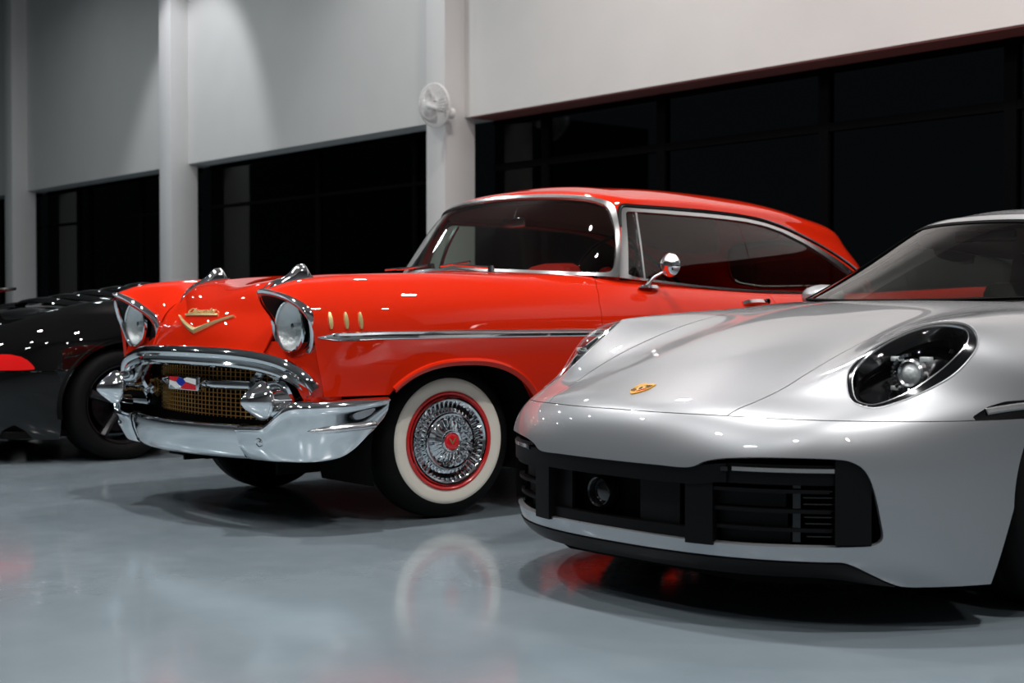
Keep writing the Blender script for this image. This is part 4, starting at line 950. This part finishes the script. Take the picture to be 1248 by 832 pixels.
    F = [(k, nt_ + k, nt_ + k + 1, k + 1) for k in range(nt_ - 1)] + [(2 * nt_ + k, 2 * nt_ + k + 1, 3 * nt_ + k + 1, 3 * nt_ + k) for k in range(nt_ - 1)] + [(k, k + 1, 2 * nt_ + k + 1, 2 * nt_ + k) for k in range(nt_ - 1)] + [(nt_ + k + 1, nt_ + k, 3 * nt_ + k, 3 * nt_ + k + 1) for k in range(nt_ - 1)] + [(0, nt_, 3 * nt_, 2 * nt_)]
    m.add(V, F); m.build('underbody', M['void'], root)
    # ---- headlights
    for sg in (1, -1):
        side = base.clip(lambda P, UV: sg * P[:, 0] - .3)
        hole = side.clip(lambda P, UV: hl_d(P))
        hole.build('headlamp_glass', M['clear'], root, offset=.001)
        c3 = hole.P.mean(0); nn = hole.normals().mean(0); nn /= np.linalg.norm(nn)
        lamp_root = None
        # bezel ring: two bands set inside the opening
        P3 = []
        for x_, y_ in HLs:
            u, v = S.find([0, 1], (sg * x_, y_), lambda G: (G[:, 2] > .55)); P3.append((u, v))
        P3 = np.array(P3); LP = S.ev(P3[:, 0], P3[:, 1]); LN = S.nrm(P3[:, 0], P3[:, 1])
        cen = LP.mean(0)
        def ring(k, dep): return cen + (LP - cen) * k - nn * dep
        n = len(LP)
        def band(name, rings, material, parent, close=False):
            V = [p for r_ in rings for p in r_]; F = []
            for a in range(len(rings) - 1):
                for i in range(n):
                    j = (i + 1) % n; F.append((a * n + i, a * n + j, (a + 1) * n + j, (a + 1) * n + i))
            if close: F.append(tuple((len(rings) - 1) * n + i for i in range(n)))
            o = mesh(name, V, F, material, parent, True, 30)
            bm = bmesh.new(); bm.from_mesh(o.data); bmesh.ops.recalc_face_normals(bm, faces=bm.faces); bm.to_mesh(o.data); bm.free(); return o
        hb = band('headlamp_housing', [ring(1.0, .004), ring(.97, .008), ring(.90, .022), ring(.87, .05), ring(.8, .085), ring(.4, .10)], M['gloss_black'], root, True)
        band('trim_ring', [ring(.985, .003), ring(.965, .001), ring(.955, .006)], M['gloss_black'], hb)
        bw = lambda P: .016 + .010 * sstep(.50, .78, P[:, 1])
        bd = hole.clip(lambda P, UV: bw(P) - hl_d(P)); bd.build('lamp_border', M['gloss_black'], hb, flange=.045, offset=-.006)
        inn = hole.clip(lambda P, UV: hl_d(P) - bw(P)); lp = max(inn.bounds(), key=lambda l: len(l[0])); Pq, Nq = resample(lp[0], lp[1], .008)
        m = MB(); m.sweep(Pq - Nq * .006, Nq, [(-.002, -.003), (-.0014, .001), (.0014, .001), (.002, -.003)], closed=True); m.build('chrome_ring', M['satin'], hb)
        band('inner_shroud', [ring(.83, .014), ring(.82, .03), ring(.77, .06)], M['black'], hb)
        # frame of the lamp: nn = outwards, forward = -y
        fwd = np.array([sg * .10, -.93, .0]); fwd /= np.linalg.norm(fwd)
        pc = cen - nn * .035 + np.array([sg * .012, .0, .0])
        mt = Matrix.Translation(Vector(pc)) @ Vector(fwd).to_track_quat('Z', 'Y').to_matrix().to_4x4()
        l = MB(); l.lathe([(.0, .012), (.014, .010), (.026, .002), (.030, -.008)], 32, 'z'); l.xform(mt); l.build('projector_lens', M['lens'], hb)
        l = MB(); l.lathe([(.030, -.02), (.030, .004), (.036, .008), (.042, .002), (.044, -.02)], 32, 'z'); l.xform(mt); l.build('projector_ring', M['satin'], hb)
        l = MB()
        for k in range(14):
            a = PI * .55 + k * PI * .9 / 13
            ca, sa = math.cos(a), math.sin(a)
            l.box((-.004, -.004, -.01), (.004, .004, .006)); 
            l.xform(Matrix.Translation((ca * .054, sa * .054, 0)) @ Matrix.Rotation(a, 4, 'Z'), len(l.V) - 8)
        l.xform(mt); l.build('lamp_fins', M['satin'], hb)
        l = MB()
        for (a, b) in ((-.045, .042), (.045, .042), (-.045, -.042), (.045, -.042)):
            l.box((a - .016, b - .007, -.02), (a + .016, b + .007, .004), .003)
        l.xform(mt); l.build('daytime_lamp', M['lens'], hb)
        # body-colour lip round the lamp
        q = MB(); q.sweep(LP, LN, [(-.003, -.004), (-.0025, .0008), (0, .0016), (.0025, .0008), (.003, -.004)], closed=True); q.build('headlamp_surround', M['silver'], root)
    # ---- front opening
    def onb(x, z, off=0.0):
        u, v = S.find([0, 2], (x, z), lambda G: (G[:, 1] < .9) & (G[:, 2] < .6)); return S.ev(u, v)[0] + S.nrm(u, v)[0] * off
    def strip(xs, zf, off, hgt, dep, name, material, parent):
        m = MB(); P = [onb(x, zf(x)) for x in xs]
        V = []; F = []
        for p in P:
            n_ = np.array([p[0] * .9, -1.0, 0]); n_ /= np.linalg.norm(n_); q = p + n_ * off
            V += [q + (0, 0, hgt / 2), q + (0, 0, hgt / 2) - n_ * dep, q + (0, 0, -hgt / 2) - n_ * dep, q + (0, 0, -hgt / 2)]
        for i in range(len(P) - 1):
            for k in range(4): F.append((i * 4 + k, i * 4 + (k + 1) % 4, i * 4 + 4 + (k + 1) % 4, i * 4 + 4 + k))
        F += [(0, 1, 2, 3), tuple((len(P) - 1) * 4 + k for k in (3, 2, 1, 0))]
        m.add(V, F); return m.build(name, material, parent, angle=40)
    # cavity back: follows the surface 9 cm behind
    zz = np.linspace(.20, .52, 8); xx = np.linspace(-.80, .80, 40); V = []; F = []
    for z in zz:
        for x in xx:
            p = onb(x, z); n_ = np.array([x * .9, -1.0, 0]); n_ /= np.linalg.norm(n_); V.append(p - n_ * .095)
    for a in range(7):
        for b in range(39): F.append((a * 40 + b, a * 40 + b + 1, a * 40 + 41 + b, a * 40 + 40 + b))
    mesh('intake_back', V, F, M['void'], root)
    for a, z in (('intake_roof', .505), ('intake_floor', .236)):
        V = []; F = []
        for x in xx:
            p = onb(x, z); n_ = np.array([x * .9, -1.0, 0]); n_ /= np.linalg.norm(n_); V += [p - n_ * .004, p - n_ * .10]
        for b in range(39): F.append((2 * b, 2 * b + 1, 2 * b + 3, 2 * b + 2))
        mesh(a, V, F, M['black'], root)
    g = strip(np.linspace(-.66, .42, 40), lambda x: .428 + .012 * sstep(.3, .42, x), -.012, .052, .03, 'grille_beam', M['black'], root)
    for sg in (1, -1):
        # full frame inside the opening
        strip(np.linspace(sg * .40, sg * .715, 16), lambda x: .440, -.022, .055, .03, 'lamp_shelf', M['black'], root)
        dl = strip(np.linspace(sg * .435, sg * .665, 20), lambda x: .4535, -.010, .011, .016, 'light_bar', M['dim_lens'], root)
        strip(np.linspace(sg * .405, sg * .425, 3), lambda x: .452, -.006, .012, .016, 'light_bar_end', M['gloss_black'], dl)
        strip(np.linspace(sg * .29, sg * .375, 6), lambda x: .335, -.010, .20, .06, 'divider_post', M['black'], root)
        for k, z in enumerate((.395, .340, .288)):
            strip(np.linspace(sg * .375, sg * .655, 18), lambda x: z, -.020, .010, .045, 'slat', M['black'], root)
            strip(np.linspace(sg * .375, sg * .56, 10), lambda x: z - .026, -.048, .040, .004, 'vane_panel', M['black'], root)
        strip(np.linspace(sg * .575, sg * .592, 3), lambda x: .335, -.035, .16, .01, 'vane_post', M['gloss_black'], root)
        for k in range(9):
            strip(np.linspace(sg * .60, sg * .67, 5), lambda x: .27 + k * .018, -.032, .003, .02, 'vane', M['gloss_black'], root)
        strip(np.linspace(sg * .665, sg * .728, 6), lambda x: .368, -.006, .232, .05, 'side_panel', M['black'], root)
    strip(np.linspace(-.29, .29, 24), lambda x: .262, -.014, .030, .03, 'lower_grille_edge', M['black'], root)
    strip(np.linspace(-.30, -.21, 5), lambda x: .335, -.045, .12, .01, 'duct_panel', M['black'], root)
    strip(np.linspace(.10, .25, 5), lambda x: .335, -.050, .12, .01, 'duct_panel', M['black'], root)
    p = onb(-.06, .345); l = MB(); l.lathe([(.036, .03), (.040, -.002), (.044, -.006), (.048, .0), (.050, .04)], 40, 'y', tuple(p + (0, .035, 0)))
    cr = l.build('cruise_sensor_ring', M['gloss_black'], root)
    l = MB(); l.lathe([(0, .004), (.02, .005), (.036, .012)], 40, 'y', tuple(p + (0, .038, 0))); l.build('cruise_sensor', M['gloss_black'], cr)
    # ---- crest
    def shield(t):
        w_ = .0245; h_ = .033
        pts = [(-w_, h_ * .80), (-w_ * .5, h_ * .93), (0, h_ * .80), (w_ * .5, h_ * .93), (w_, h_ * .80), (w_ * 1.02, 0), (w_ * .8, -h_ * .5), (w_ * .35, -h_ * .9), (0, -h_ * 1.05), (-w_ * .35, -h_ * .9), (-w_ * .8, -h_ * .5), (-w_ * 1.02, 0)]
        return pts
    cu, cv = S.find([0, 1], (0, .16), lambda G: G[:, 2] > .6); cp = S.ev(cu, cv)[0]; cn = S.nrm(cu, cv)[0]
    yax = np.array([0, cn[2], -cn[1]]); xax = np.array([1., 0, 0])
    def plate(poly, k, o0, o1, name, material, parent):
        V = [cp + xax * a * k + yax * b * k + cn * o1 for a, b in poly] + [cp + xax * a * k + yax * b * k + cn * o0 for a, b in poly]; q = len(poly)
        F = [tuple(range(q))] + [(i, q + i, q + (i + 1) % q, (i + 1) % q) for i in range(q)]
        m = MB(); m.add(V, F); return m.build(name, material, parent, smooth=False)
    K = 1.28
    cr = plate(shield(0), K, 0, .0035, 'hood_crest', M['crest_gold'], root)
    def sub(poly, mname, nm): plate(poly, K, .0035, .0043, nm, M[mname], cr)
    sub([(-.002, .004), (-.022, .004), (-.022, .021), (-.002, .021)], 'crest_gold', 'crest_quarter')
    for z0 in (0.006, .0115, .017): sub([(.003, z0 - .002), (.022, z0 - .002), (.022, z0 + .001), (.003, z0 + .001)], 'black', 'crest_band')
    for z0 in (-.005, -.0115, -.018): sub([(-.021 + max(0, -z0 - .012) * .8, z0 - .0015), (-.003, z0 - .0015), (-.003, z0 + .0015), (-.021 + max(0, -z0 - .012) * .8, z0 + .0015)], 'black', 'crest_band')
    sub([(-.010, .010), (.010, .010), (.010, -.006), (0, -.014), (-.010, -.006)], 'gold', 'crest_inner_shield')
    plate([(-.003, .006), (.004, .005), (.005, -.004), (.002, -.008), (-.004, -.005)], K, .0043, .005, 'crest_horse', M['black'], cr)
    sub([(.004, -.022), (.012, -.012), (.020, -.006), (.022, -.002), (.004, -.004)], 'redenamel', 'crest_quarter')
    # ---- cabin
    G = Surf(ring_net(PG)); gs = Sheet(G, 300, 110)
    A = lambda UV: np.abs(UV[:, 0] - 12)
    wsp = spl([(-2.32, .05), (-2.40, .4), (-2.32, 1.2), (-2.15, 1.75), (-1.9, 1.92), (-1.2, 1.96), (0, 1.98), (1.2, 1.96), (1.9, 1.92), (2.15, 1.75), (2.32, 1.2), (2.40, .4), (2.32, .05), (1.5, .04), (0, .04), (-1.5, .04)], 160, True)
    ws = inpoly(wsp); wsf = lambda UV: ws(np.stack([UV[:, 0] - 12, UV[:, 1]], 1))
    swp = spl([(3.95, .12), (4.2, 1.2), (4.5, 1.75), (5.5, 1.86), (7, 1.84), (7.9, 1.7), (8.5, 1.2), (8.8, .5), (8.7, .12), (7, .08), (5.4, .08)], 120, True)
    sw = inpoly(swp); swf = lambda UV: sw(np.stack([A(UV), UV[:, 1]], 1))
    rw = inpoly(spl([(9.6, .5), (9.7, 1.6), (10.4, 2.3), (13, 2.5), (13, .3), (10.5, .3)], 60, True)); rwf = lambda UV: rw(np.stack([A(UV), UV[:, 1]], 1))
    gs.clip(lambda P, UV: wsf(UV)).build('windshield', M['glass'], root, offset=-.003)
    # black band: pillar and windscreen border
    pil = gs.clip(lambda P, UV: -wsf(UV)).clip(lambda P, UV: -swf(UV)).clip(lambda P, UV: -rwf(UV))
    blackf = lambda UV: np.minimum(2.10 - UV[:, 1], 4.6 - A(UV)) 
    pil.clip(lambda P, UV: blackf(UV)).build('windshield_surround', M['void'], root, flange=.01)
    for sg in (1, -1):
        Pq, Nq = G.uvcurve([(12 + sg * a, v) for a, v in ((3.62, .05), (3.68, .6), (3.66, 1.2), (3.6, 1.7), (3.55, 2.1))], 30); m = MB(); m.sweep(Pq, Nq, [(-.005, -.002), (-.003, .005), (.003, .005), (.005, -.002)]); m.build('pillar_trim', M['silver'], root)
    pil.clip(lambda P, UV: -blackf(UV)).build('roof', M['silver'], root, flange=.01)
    for sg in (1, -1): gs.clip(lambda P, UV: swf(UV)).clip(lambda P, UV: sg * (UV[:, 0] - 12)).build('side_window', M['glass'], root, offset=-.003)
    gs.clip(lambda P, UV: rwf(UV)).build('rear_window', M['glass'], root, offset=-.003)
    gs.clip(lambda P, UV: UV[:, 1] - 2.0).build('headliner', M['black'], root, offset=-.03)
    # cabin contents
    m = MB(); m.box((-.62, 1.95, .78), (.62, 2.30, .885), .04); m.build('dashboard', M['black'], root)
    m = MB(); m.box((-.72, 1.5, .30), (.72, 3.7, .34)); m.build('cabin_floor', M['void'], root)
    for sg in (1, -1):
        m = MB(); m.box((sg * .38 - .24, 2.5, .35), (sg * .38 + .24, 3.0, .55), .07); i0 = len(m.V); m.box((-.24, -.07, 0), (.24, .07, .62), .06); m.box((-.12, -.05, .56), (.12, .05, .76), .045)
        m.xform(Matrix.Translation((sg * .38, 2.98, .42)) @ Matrix.Rotation(R(-14), 4, 'X'), i0); m.build('seat', M['black'], root)
    m = MB(); m.tube([(.38 + .18 * math.cos(a), 2.36 + .05 * math.sin(a), .86 + .17 * math.sin(a)) for a in np.linspace(0, 2 * PI, 40, endpoint=False)], .014, 8, closed=True); m.tube([(.22, 2.36, .86), (.54, 2.36, .86)], .016, 8); m.tube([(.38, 2.36, .86), (.38, 2.33, .70)], .02, 8); m.build('steering_wheel', M['black'], root)
    m = MB(); m.box((-.13, 2.06, 1.155), (.13, 2.09, 1.205), .012); m.box((-.02, 2.04, 1.19), (.02, 2.08, 1.24), .008); m.build('rear_view_mirror', M['gloss_black'], root)
    for sg in (1, -1):
        m = MB(); prof = []
        sec = [(0, .0), (.25, .72), (.5, .95), (.75, .98), (1, .86)]
        V = []; F = []; n = 20
        for k, (t, s_) in enumerate([(0, .15), (.08, .5), (.25, .8), (.5, .97), (.75, 1.0), (.92, .93), (1, .80)]):
            for i in range(n):
                a = 2 * PI * i / n; V.append((sg * (.955 + .090 * math.cos(a) * s_), 2.21 + t * .16, .950 + .052 * math.sin(a) * s_ + (.008 if math.sin(a) > 0 else 0)))
        for k in range(6):
            for i in range(n): F.append((k * n + i, k * n + (i + 1) % n, (k + 1) * n + (i + 1) % n, (k + 1) * n + i))
        F += [tuple(range(n)), tuple(6 * n + i for i in range(n))[::-1]]
        m.add(V, F); ms = m.build('side_mirror', M['silver'], root)
        m = MB(); m.tube([(sg * .83, 2.22, .89), (sg * .91, 2.23, .93)], [.03, .022], 10); m.build('mirror_foot', M['black'], ms)
    # ---- wheels
    def coupe_wheel(sg, y, r, x=.905):
        wv = MB(); o_ = sg
        prof = [(.245, -.02), (.262, -.004), (.29, 0), (.315, -.008), (r - .008, -.03), (r, -.055), (r, -.10), (r - .004, -.105), (r - .004, -.112), (r, -.117), (r, -.15), (r - .004, -.155), (r - .004, -.162), (r, -.167), (r, -.20), (r - .01, -.225), (.30, -.245), (.25, -.23)]
        wv.lathe([(a, o_ * b) for a, b in prof], 96, 'x', (sg * x, y, .335), closedprof=True); t = wv.build('tire', M['rubber'], root, angle=50)
        q = MB(); q.lathe([(.25, o_ * -.015), (.245, o_ * -.004), (.238, o_ * -.008), (.232, o_ * -.05), (.225, o_ * -.20)], 64, 'x', (sg * x, y, .335)); rim = q.build('rim', M['wheel_black'], t)
        q = MB()
        for k in range(10):
            a = k * PI / 5 + (.09 if k % 2 else -.09); ca, sa = math.cos(a), math.sin(a)
            q.tube([(sg * x - sg * .03, y + .05 * ca, .335 + .05 * sa), (sg * x - sg * .035, y + .14 * ca, .335 + .14 * sa), (sg * x - sg * .02, y + .24 * ca, .335 + .24 * sa)], [.018, .015, .017], 8)
        q.build('spokes', M['wheel_black'], t)
        q = MB(); q.lathe([(0, o_ * -.01), (.03, o_ * -.012), (.055, o_ * -.03), (.06, o_ * -.06)], 32, 'x', (sg * x, y, .335)); q.build('hub', M['wheel_black'], t)
        q = MB(); q.lathe([(.06, o_ * -.10), (.17, o_ * -.10), (.17, o_ * -.125), (.06, o_ * -.125)], 48, 'x', (sg * x, y, .335)); q.build('brake_disc', M['satin'], t)
    for sg in (1, -1):
        coupe_wheel(sg, 1.10, .335); coupe_wheel(sg, 3.55, .345)
    return root

# ------------------------------------------------------------------ black coupe seen from behind (tail y=0)
_L = _lvl
BB = [
 _L(.14, (.16, .165, .19, .24, .33, .42, .55, .72, .90)),
 _L(.22, (.07, .075, .10, .16, .25, .35, .49, .69, .90)),
 _L(.34, (.02, .025, .055, .11, .20, .31, .46, .67, .90)),
 _L(.46, (.0, .005, .035, .09, .18, .29, .44, .65, .90)),
 _L(.58, (.01, .015, .045, .10, .185, .295, .44, .65, .90)),
 _L(.66, (.05, .055, .085, .14, .215, .32, .46, .67, .92)),
 [(0, .12, .75), (.18, .125, .75), (.36, .15, .75), (.50, .21, .745), (.62, .29, .74), (.72, .39, .745), (.815, .52, .735), (.89, .72, .71), (.93, .98, .68)],
 [(0, .26, .82), (.18, .265, .82), (.36, .29, .82), (.50, .34, .82), (.62, .42, .825), (.72, .52, .825), (.82, .64, .80), (.895, .82, .75), (.935, 1.05, .70)],
 [(0, .52, .89), (.18, .52, .89), (.36, .54, .885), (.50, .58, .885), (.62, .64, .90), (.72, .71, .895), (.82, .80, .86), (.90, .95, .79), (.94, 1.14, .71)],
 [(0, .90, .935), (.18, .90, .935), (.36, .91, .93), (.50, .92, .93), (.62, .94, .955), (.72, .97, .945), (.82, 1.03, .90), (.905, 1.12, .81), (.945, 1.25, .71)],
 [(0, 1.30, .94), (.18, 1.30, .94), (.36, 1.30, .94), (.50, 1.30, .945), (.62, 1.30, .955), (.72, 1.31, .95), (.82, 1.34, .92), (.905, 1.38, .82), (.945, 1.45, .71)],
 [(0, 1.80, .97), (.18, 1.80, .97), (.36, 1.80, .97), (.50, 1.80, .965), (.62, 1.80, .96), (.74, 1.80, .95), (.83, 1.80, .90), (.90, 1.80, .81), (.93, 1.80, .70)],
 [(0, 2.6, .94), (.18, 2.6, .94), (.36, 2.6, .94), (.50, 2.6, .94), (.62, 2.6, .935), (.74, 2.6, .92), (.83, 2.6, .87), (.895, 2.6, .79), (.92, 2.6, .68)],
 [(0, 3.4, .84), (.18, 3.4, .84), (.36, 3.4, .835), (.50, 3.4, .84), (.62, 3.4, .855), (.74, 3.4, .86), (.83, 3.4, .82), (.89, 3.4, .75), (.92, 3.4, .66)],
 [(0, 3.95, .70), (.18, 3.95, .70), (.36, 3.94, .70), (.50, 3.92, .71), (.62, 3.88, .72), (.74, 3.83, .71), (.82, 3.78, .69), (.88, 3.7, .66), (.91, 3.6, .62)],
 [(0, 4.25, .50), (.18, 4.24, .50), (.36, 4.21, .50), (.50, 4.16, .50), (.62, 4.09, .50), (.74, 3.98, .50), (.82, 3.88, .50), (.88, 3.74, .50), (.91, 3.6, .50)],
 [(0, 4.20, .20), (.18, 4.19, .20), (.36, 4.16, .20), (.50, 4.11, .20), (.62, 4.04, .20), (.74, 3.94, .20), (.82, 3.85, .20), (.88, 3.72, .20), (.91, 3.6, .20)],
]
BG = [
 [(0, .62, .89), (.25, .63, .89), (.45, .68, .90), (.60, .85, .93), (.70, 1.15, .955), (.75, 1.5, .955), (.77, 1.9, .95), (.77, 2.3, .935), (.72, 2.7, .93), (.55, 3.0, .92), (.28, 3.12, .90), (0, 3.15, .90)],
 [(0, 1.02, 1.02), (.22, 1.03, 1.02), (.40, 1.08, 1.02), (.52, 1.2, 1.03), (.60, 1.4, 1.05), (.65, 1.62, 1.06), (.67, 1.9, 1.06), (.66, 2.2, 1.05), (.60, 2.48, 1.05), (.44, 2.68, 1.05), (.22, 2.78, 1.05), (0, 2.8, 1.05)],
 [(0, 1.42, 1.13), (.18, 1.43, 1.13), (.33, 1.46, 1.13), (.43, 1.54, 1.135), (.50, 1.66, 1.14), (.54, 1.8, 1.145), (.55, 1.95, 1.145), (.54, 2.12, 1.14), (.48, 2.28, 1.14), (.35, 2.4, 1.145), (.18, 2.46, 1.15), (0, 2.47, 1.15)],
 [(0, 1.75, 1.18), (.08, 1.76, 1.18), (.15, 1.78, 1.18), (.2, 1.82, 1.182), (.24, 1.87, 1.185), (.26, 1.91, 1.187), (.27, 1.97, 1.187), (.26, 2.03, 1.187), (.22, 2.08, 1.187), (.16, 2.12, 1.187), (.08, 2.15, 1.187), (0, 2.16, 1.187)],
 [(0, 1.9, 1.19), (0, 1.91, 1.19), (0, 1.92, 1.19), (0, 1.93, 1.19), (0, 1.95, 1.19), (0, 1.96, 1.19), (0, 1.98, 1.19), (0, 1.99, 1.19), (0, 2.0, 1.19), (0, 2.01, 1.19), (0, 2.02, 1.19), (0, 2.03, 1.19)],
]
BG = [[(x, y, .89 + (z - .89) * .55) for x, y, z in r] for r in BG]
def black_coupe():
    root = thing('black_coupe', 'glossy black sports coupe at the left edge with louvred engine cover and red tail lamp', 'car', (-3.25, -.95, 0))
    S = Surf(mirror_net(BB)); base = Sheet(S, 150, 220)
    def arch(P, UV):
        x, y, z = np.abs(P[:, 0]), P[:, 1], P[:, 2]
        def one(yc, r): return np.where(z < .33, np.abs(y - yc) - r, np.hypot(y - yc, z - .33) - r)
        return np.where(x > .5, np.minimum(one(.95, .375), one(3.35, .37)), 1.)
    b = base.clip(arch)
    tl = spl([(-.30, .545), (.28, .548), (.44, .548), (.525, .565), (.47, .61), (.40, .635), (.2, .642), (-.3, .642)], 60, True)
    for sg in (1, -1):
        pass
    tlf = lambda P: np.where((np.abs(P[:, 0]) > .35) & (P[:, 1] < 1.0), inpoly([(.0, .548), (.36, .548), (.44, .553), (.43, .575), (.405, .605), (.37, .628), (.32, .640), (.0, .640)])(P[:, 1:3]), -1.)
    bb = b.clip(lambda P, UV: -tlf(P))
    bb.clip(lambda P, UV: P[:, 2] - .5415).build('rear_body', M['black_paint'], root, flange=.012)
    lowb = bb.clip(lambda P, UV: .5385 - P[:, 2]); lowb.clip(lambda P, UV: 2 - P[:, 1]).build('rear_bumper', M['black_paint'], root, flange=.012); lowb.clip(lambda P, UV: P[:, 1] - 2).build('front_bumper', M['black_paint'], root, flange=.012)
    for sg in (1, -1):
        b.clip(lambda P, UV: tlf(P)).clip(lambda P, UV: sg * P[:, 0]).build('tail_lamp', M['tail_red'], root, flange=.01, offset=.001)
        low = Surf([[(sg * x_, y_, z_) for (x_, z_) in (((.935, .71), (.93, .5), (.92, .3), (.88, .14)) if sg > 0 else ((.88, .14), (.92, .3), (.93, .5), (.935, .71)))] for y_ in (1.2, 1.8, 2.4, 3.0, 3.6)])
        Sheet(low, 10, 40).clip(arch).build('door_panel', M['black_paint'], root)
        l = MB(); l.lathe([(.40, sg * .50), (.40, sg * .92)], 30, 'x', (0, .95, .33), R(-10), R(190)); l.build('wheel_well', M['void'], root)
    m = MB(); m.box((-.75, .3, .15), (.75, 3.9, .19)); m.build('underbody', M['void'], root)
    G = Surf(ring_net(BG)); gs = Sheet(G, 160, 60)
    gs.build('cabin', M['black_paint'], root)
    # louvres over the engine
    lv = MB()
    for k in range(5):
        y = .78 + k * .17; z = .925 + k * .026; w_ = .50 - k * .035
        P = [(x, y - .10 * (x / w_) ** 4 * -1, z + .035 - .035 * (x / w_) ** 2) for x in np.linspace(-w_, w_, 24)]
        o = MB(); o.sweep(P, [(0, -.4, .9)] * 24, [(-.035, -.004), (-.035, .004), (.0, .012), (.035, .004), (.035, -.004)]); o.build('engine_louver', M['black_paint'], root, angle=40)
    m = MB(); m.sweep([(x, .42 + .06 * (x / .3) ** 2 * .2, 1.015) for x in np.linspace(-.55, .36, 24)], [(0, -.2, 1)] * 24, [(-.07, -.012), (-.075, .004), (0, .016), (.07, .010), (.07, -.006)]); sp = m.build('rear_spoiler', M['black_paint'], root, angle=40)
    for x in (-.3, .2): m = MB(); m.box((x - .01, .40, .85), (x + .01, .46, 1.01)); m.build('spoiler_post', M['black_paint'], sp)
    def wh(sg, y):
        r = .335; x = .90; m = MB(); m.lathe([(.22, sg * -.03), (.26, sg * -.002), (.30, 0), (r - .01, sg * -.025), (r, sg * -.05), (r, sg * -.22), (.30, sg * -.26), (.24, sg * -.24)], 80, 'x', (sg * x, y, .335), closedprof=True); t = m.build('tire', M['rubber'], root, angle=50)
        m = MB(); m.lathe([(.235, sg * -.01), (.228, sg * -.012), (.222, sg * -.05), (.215, sg * -.2)], 60, 'x', (sg * x, y, .335)); m.build('rim', M['wheel_black'], t)
        m = MB()
        for k in range(5):
            a = 2 * PI * k / 5 + .3; ca, sa = math.cos(a), math.sin(a); m.tube([(sg * (x - .03), y + .04 * ca, .335 + .04 * sa), (sg * (x - .035), y + .13 * ca, .335 + .13 * sa), (sg * (x - .02), y + .228 * ca, .335 + .228 * sa)], [.028, .024, .03], 8)
        m.lathe([(0, sg * -.01), (.04, sg * -.014), (.06, sg * -.04)], 24, 'x', (sg * x, y, .335)); m.build('spokes', M['wheel_black'], t)
        m = MB(); m.lathe([(.06, sg * -.10), (.165, sg * -.10), (.165, sg * -.125)], 40, 'x', (sg * x, y, .335)); m.build('brake_disc', M['wheel_black'], t)
    for sg in (1, -1): wh(sg, .95); wh(sg, 3.35)
    return root

vintage_hardtop()
sports_coupe()
black_coupe()
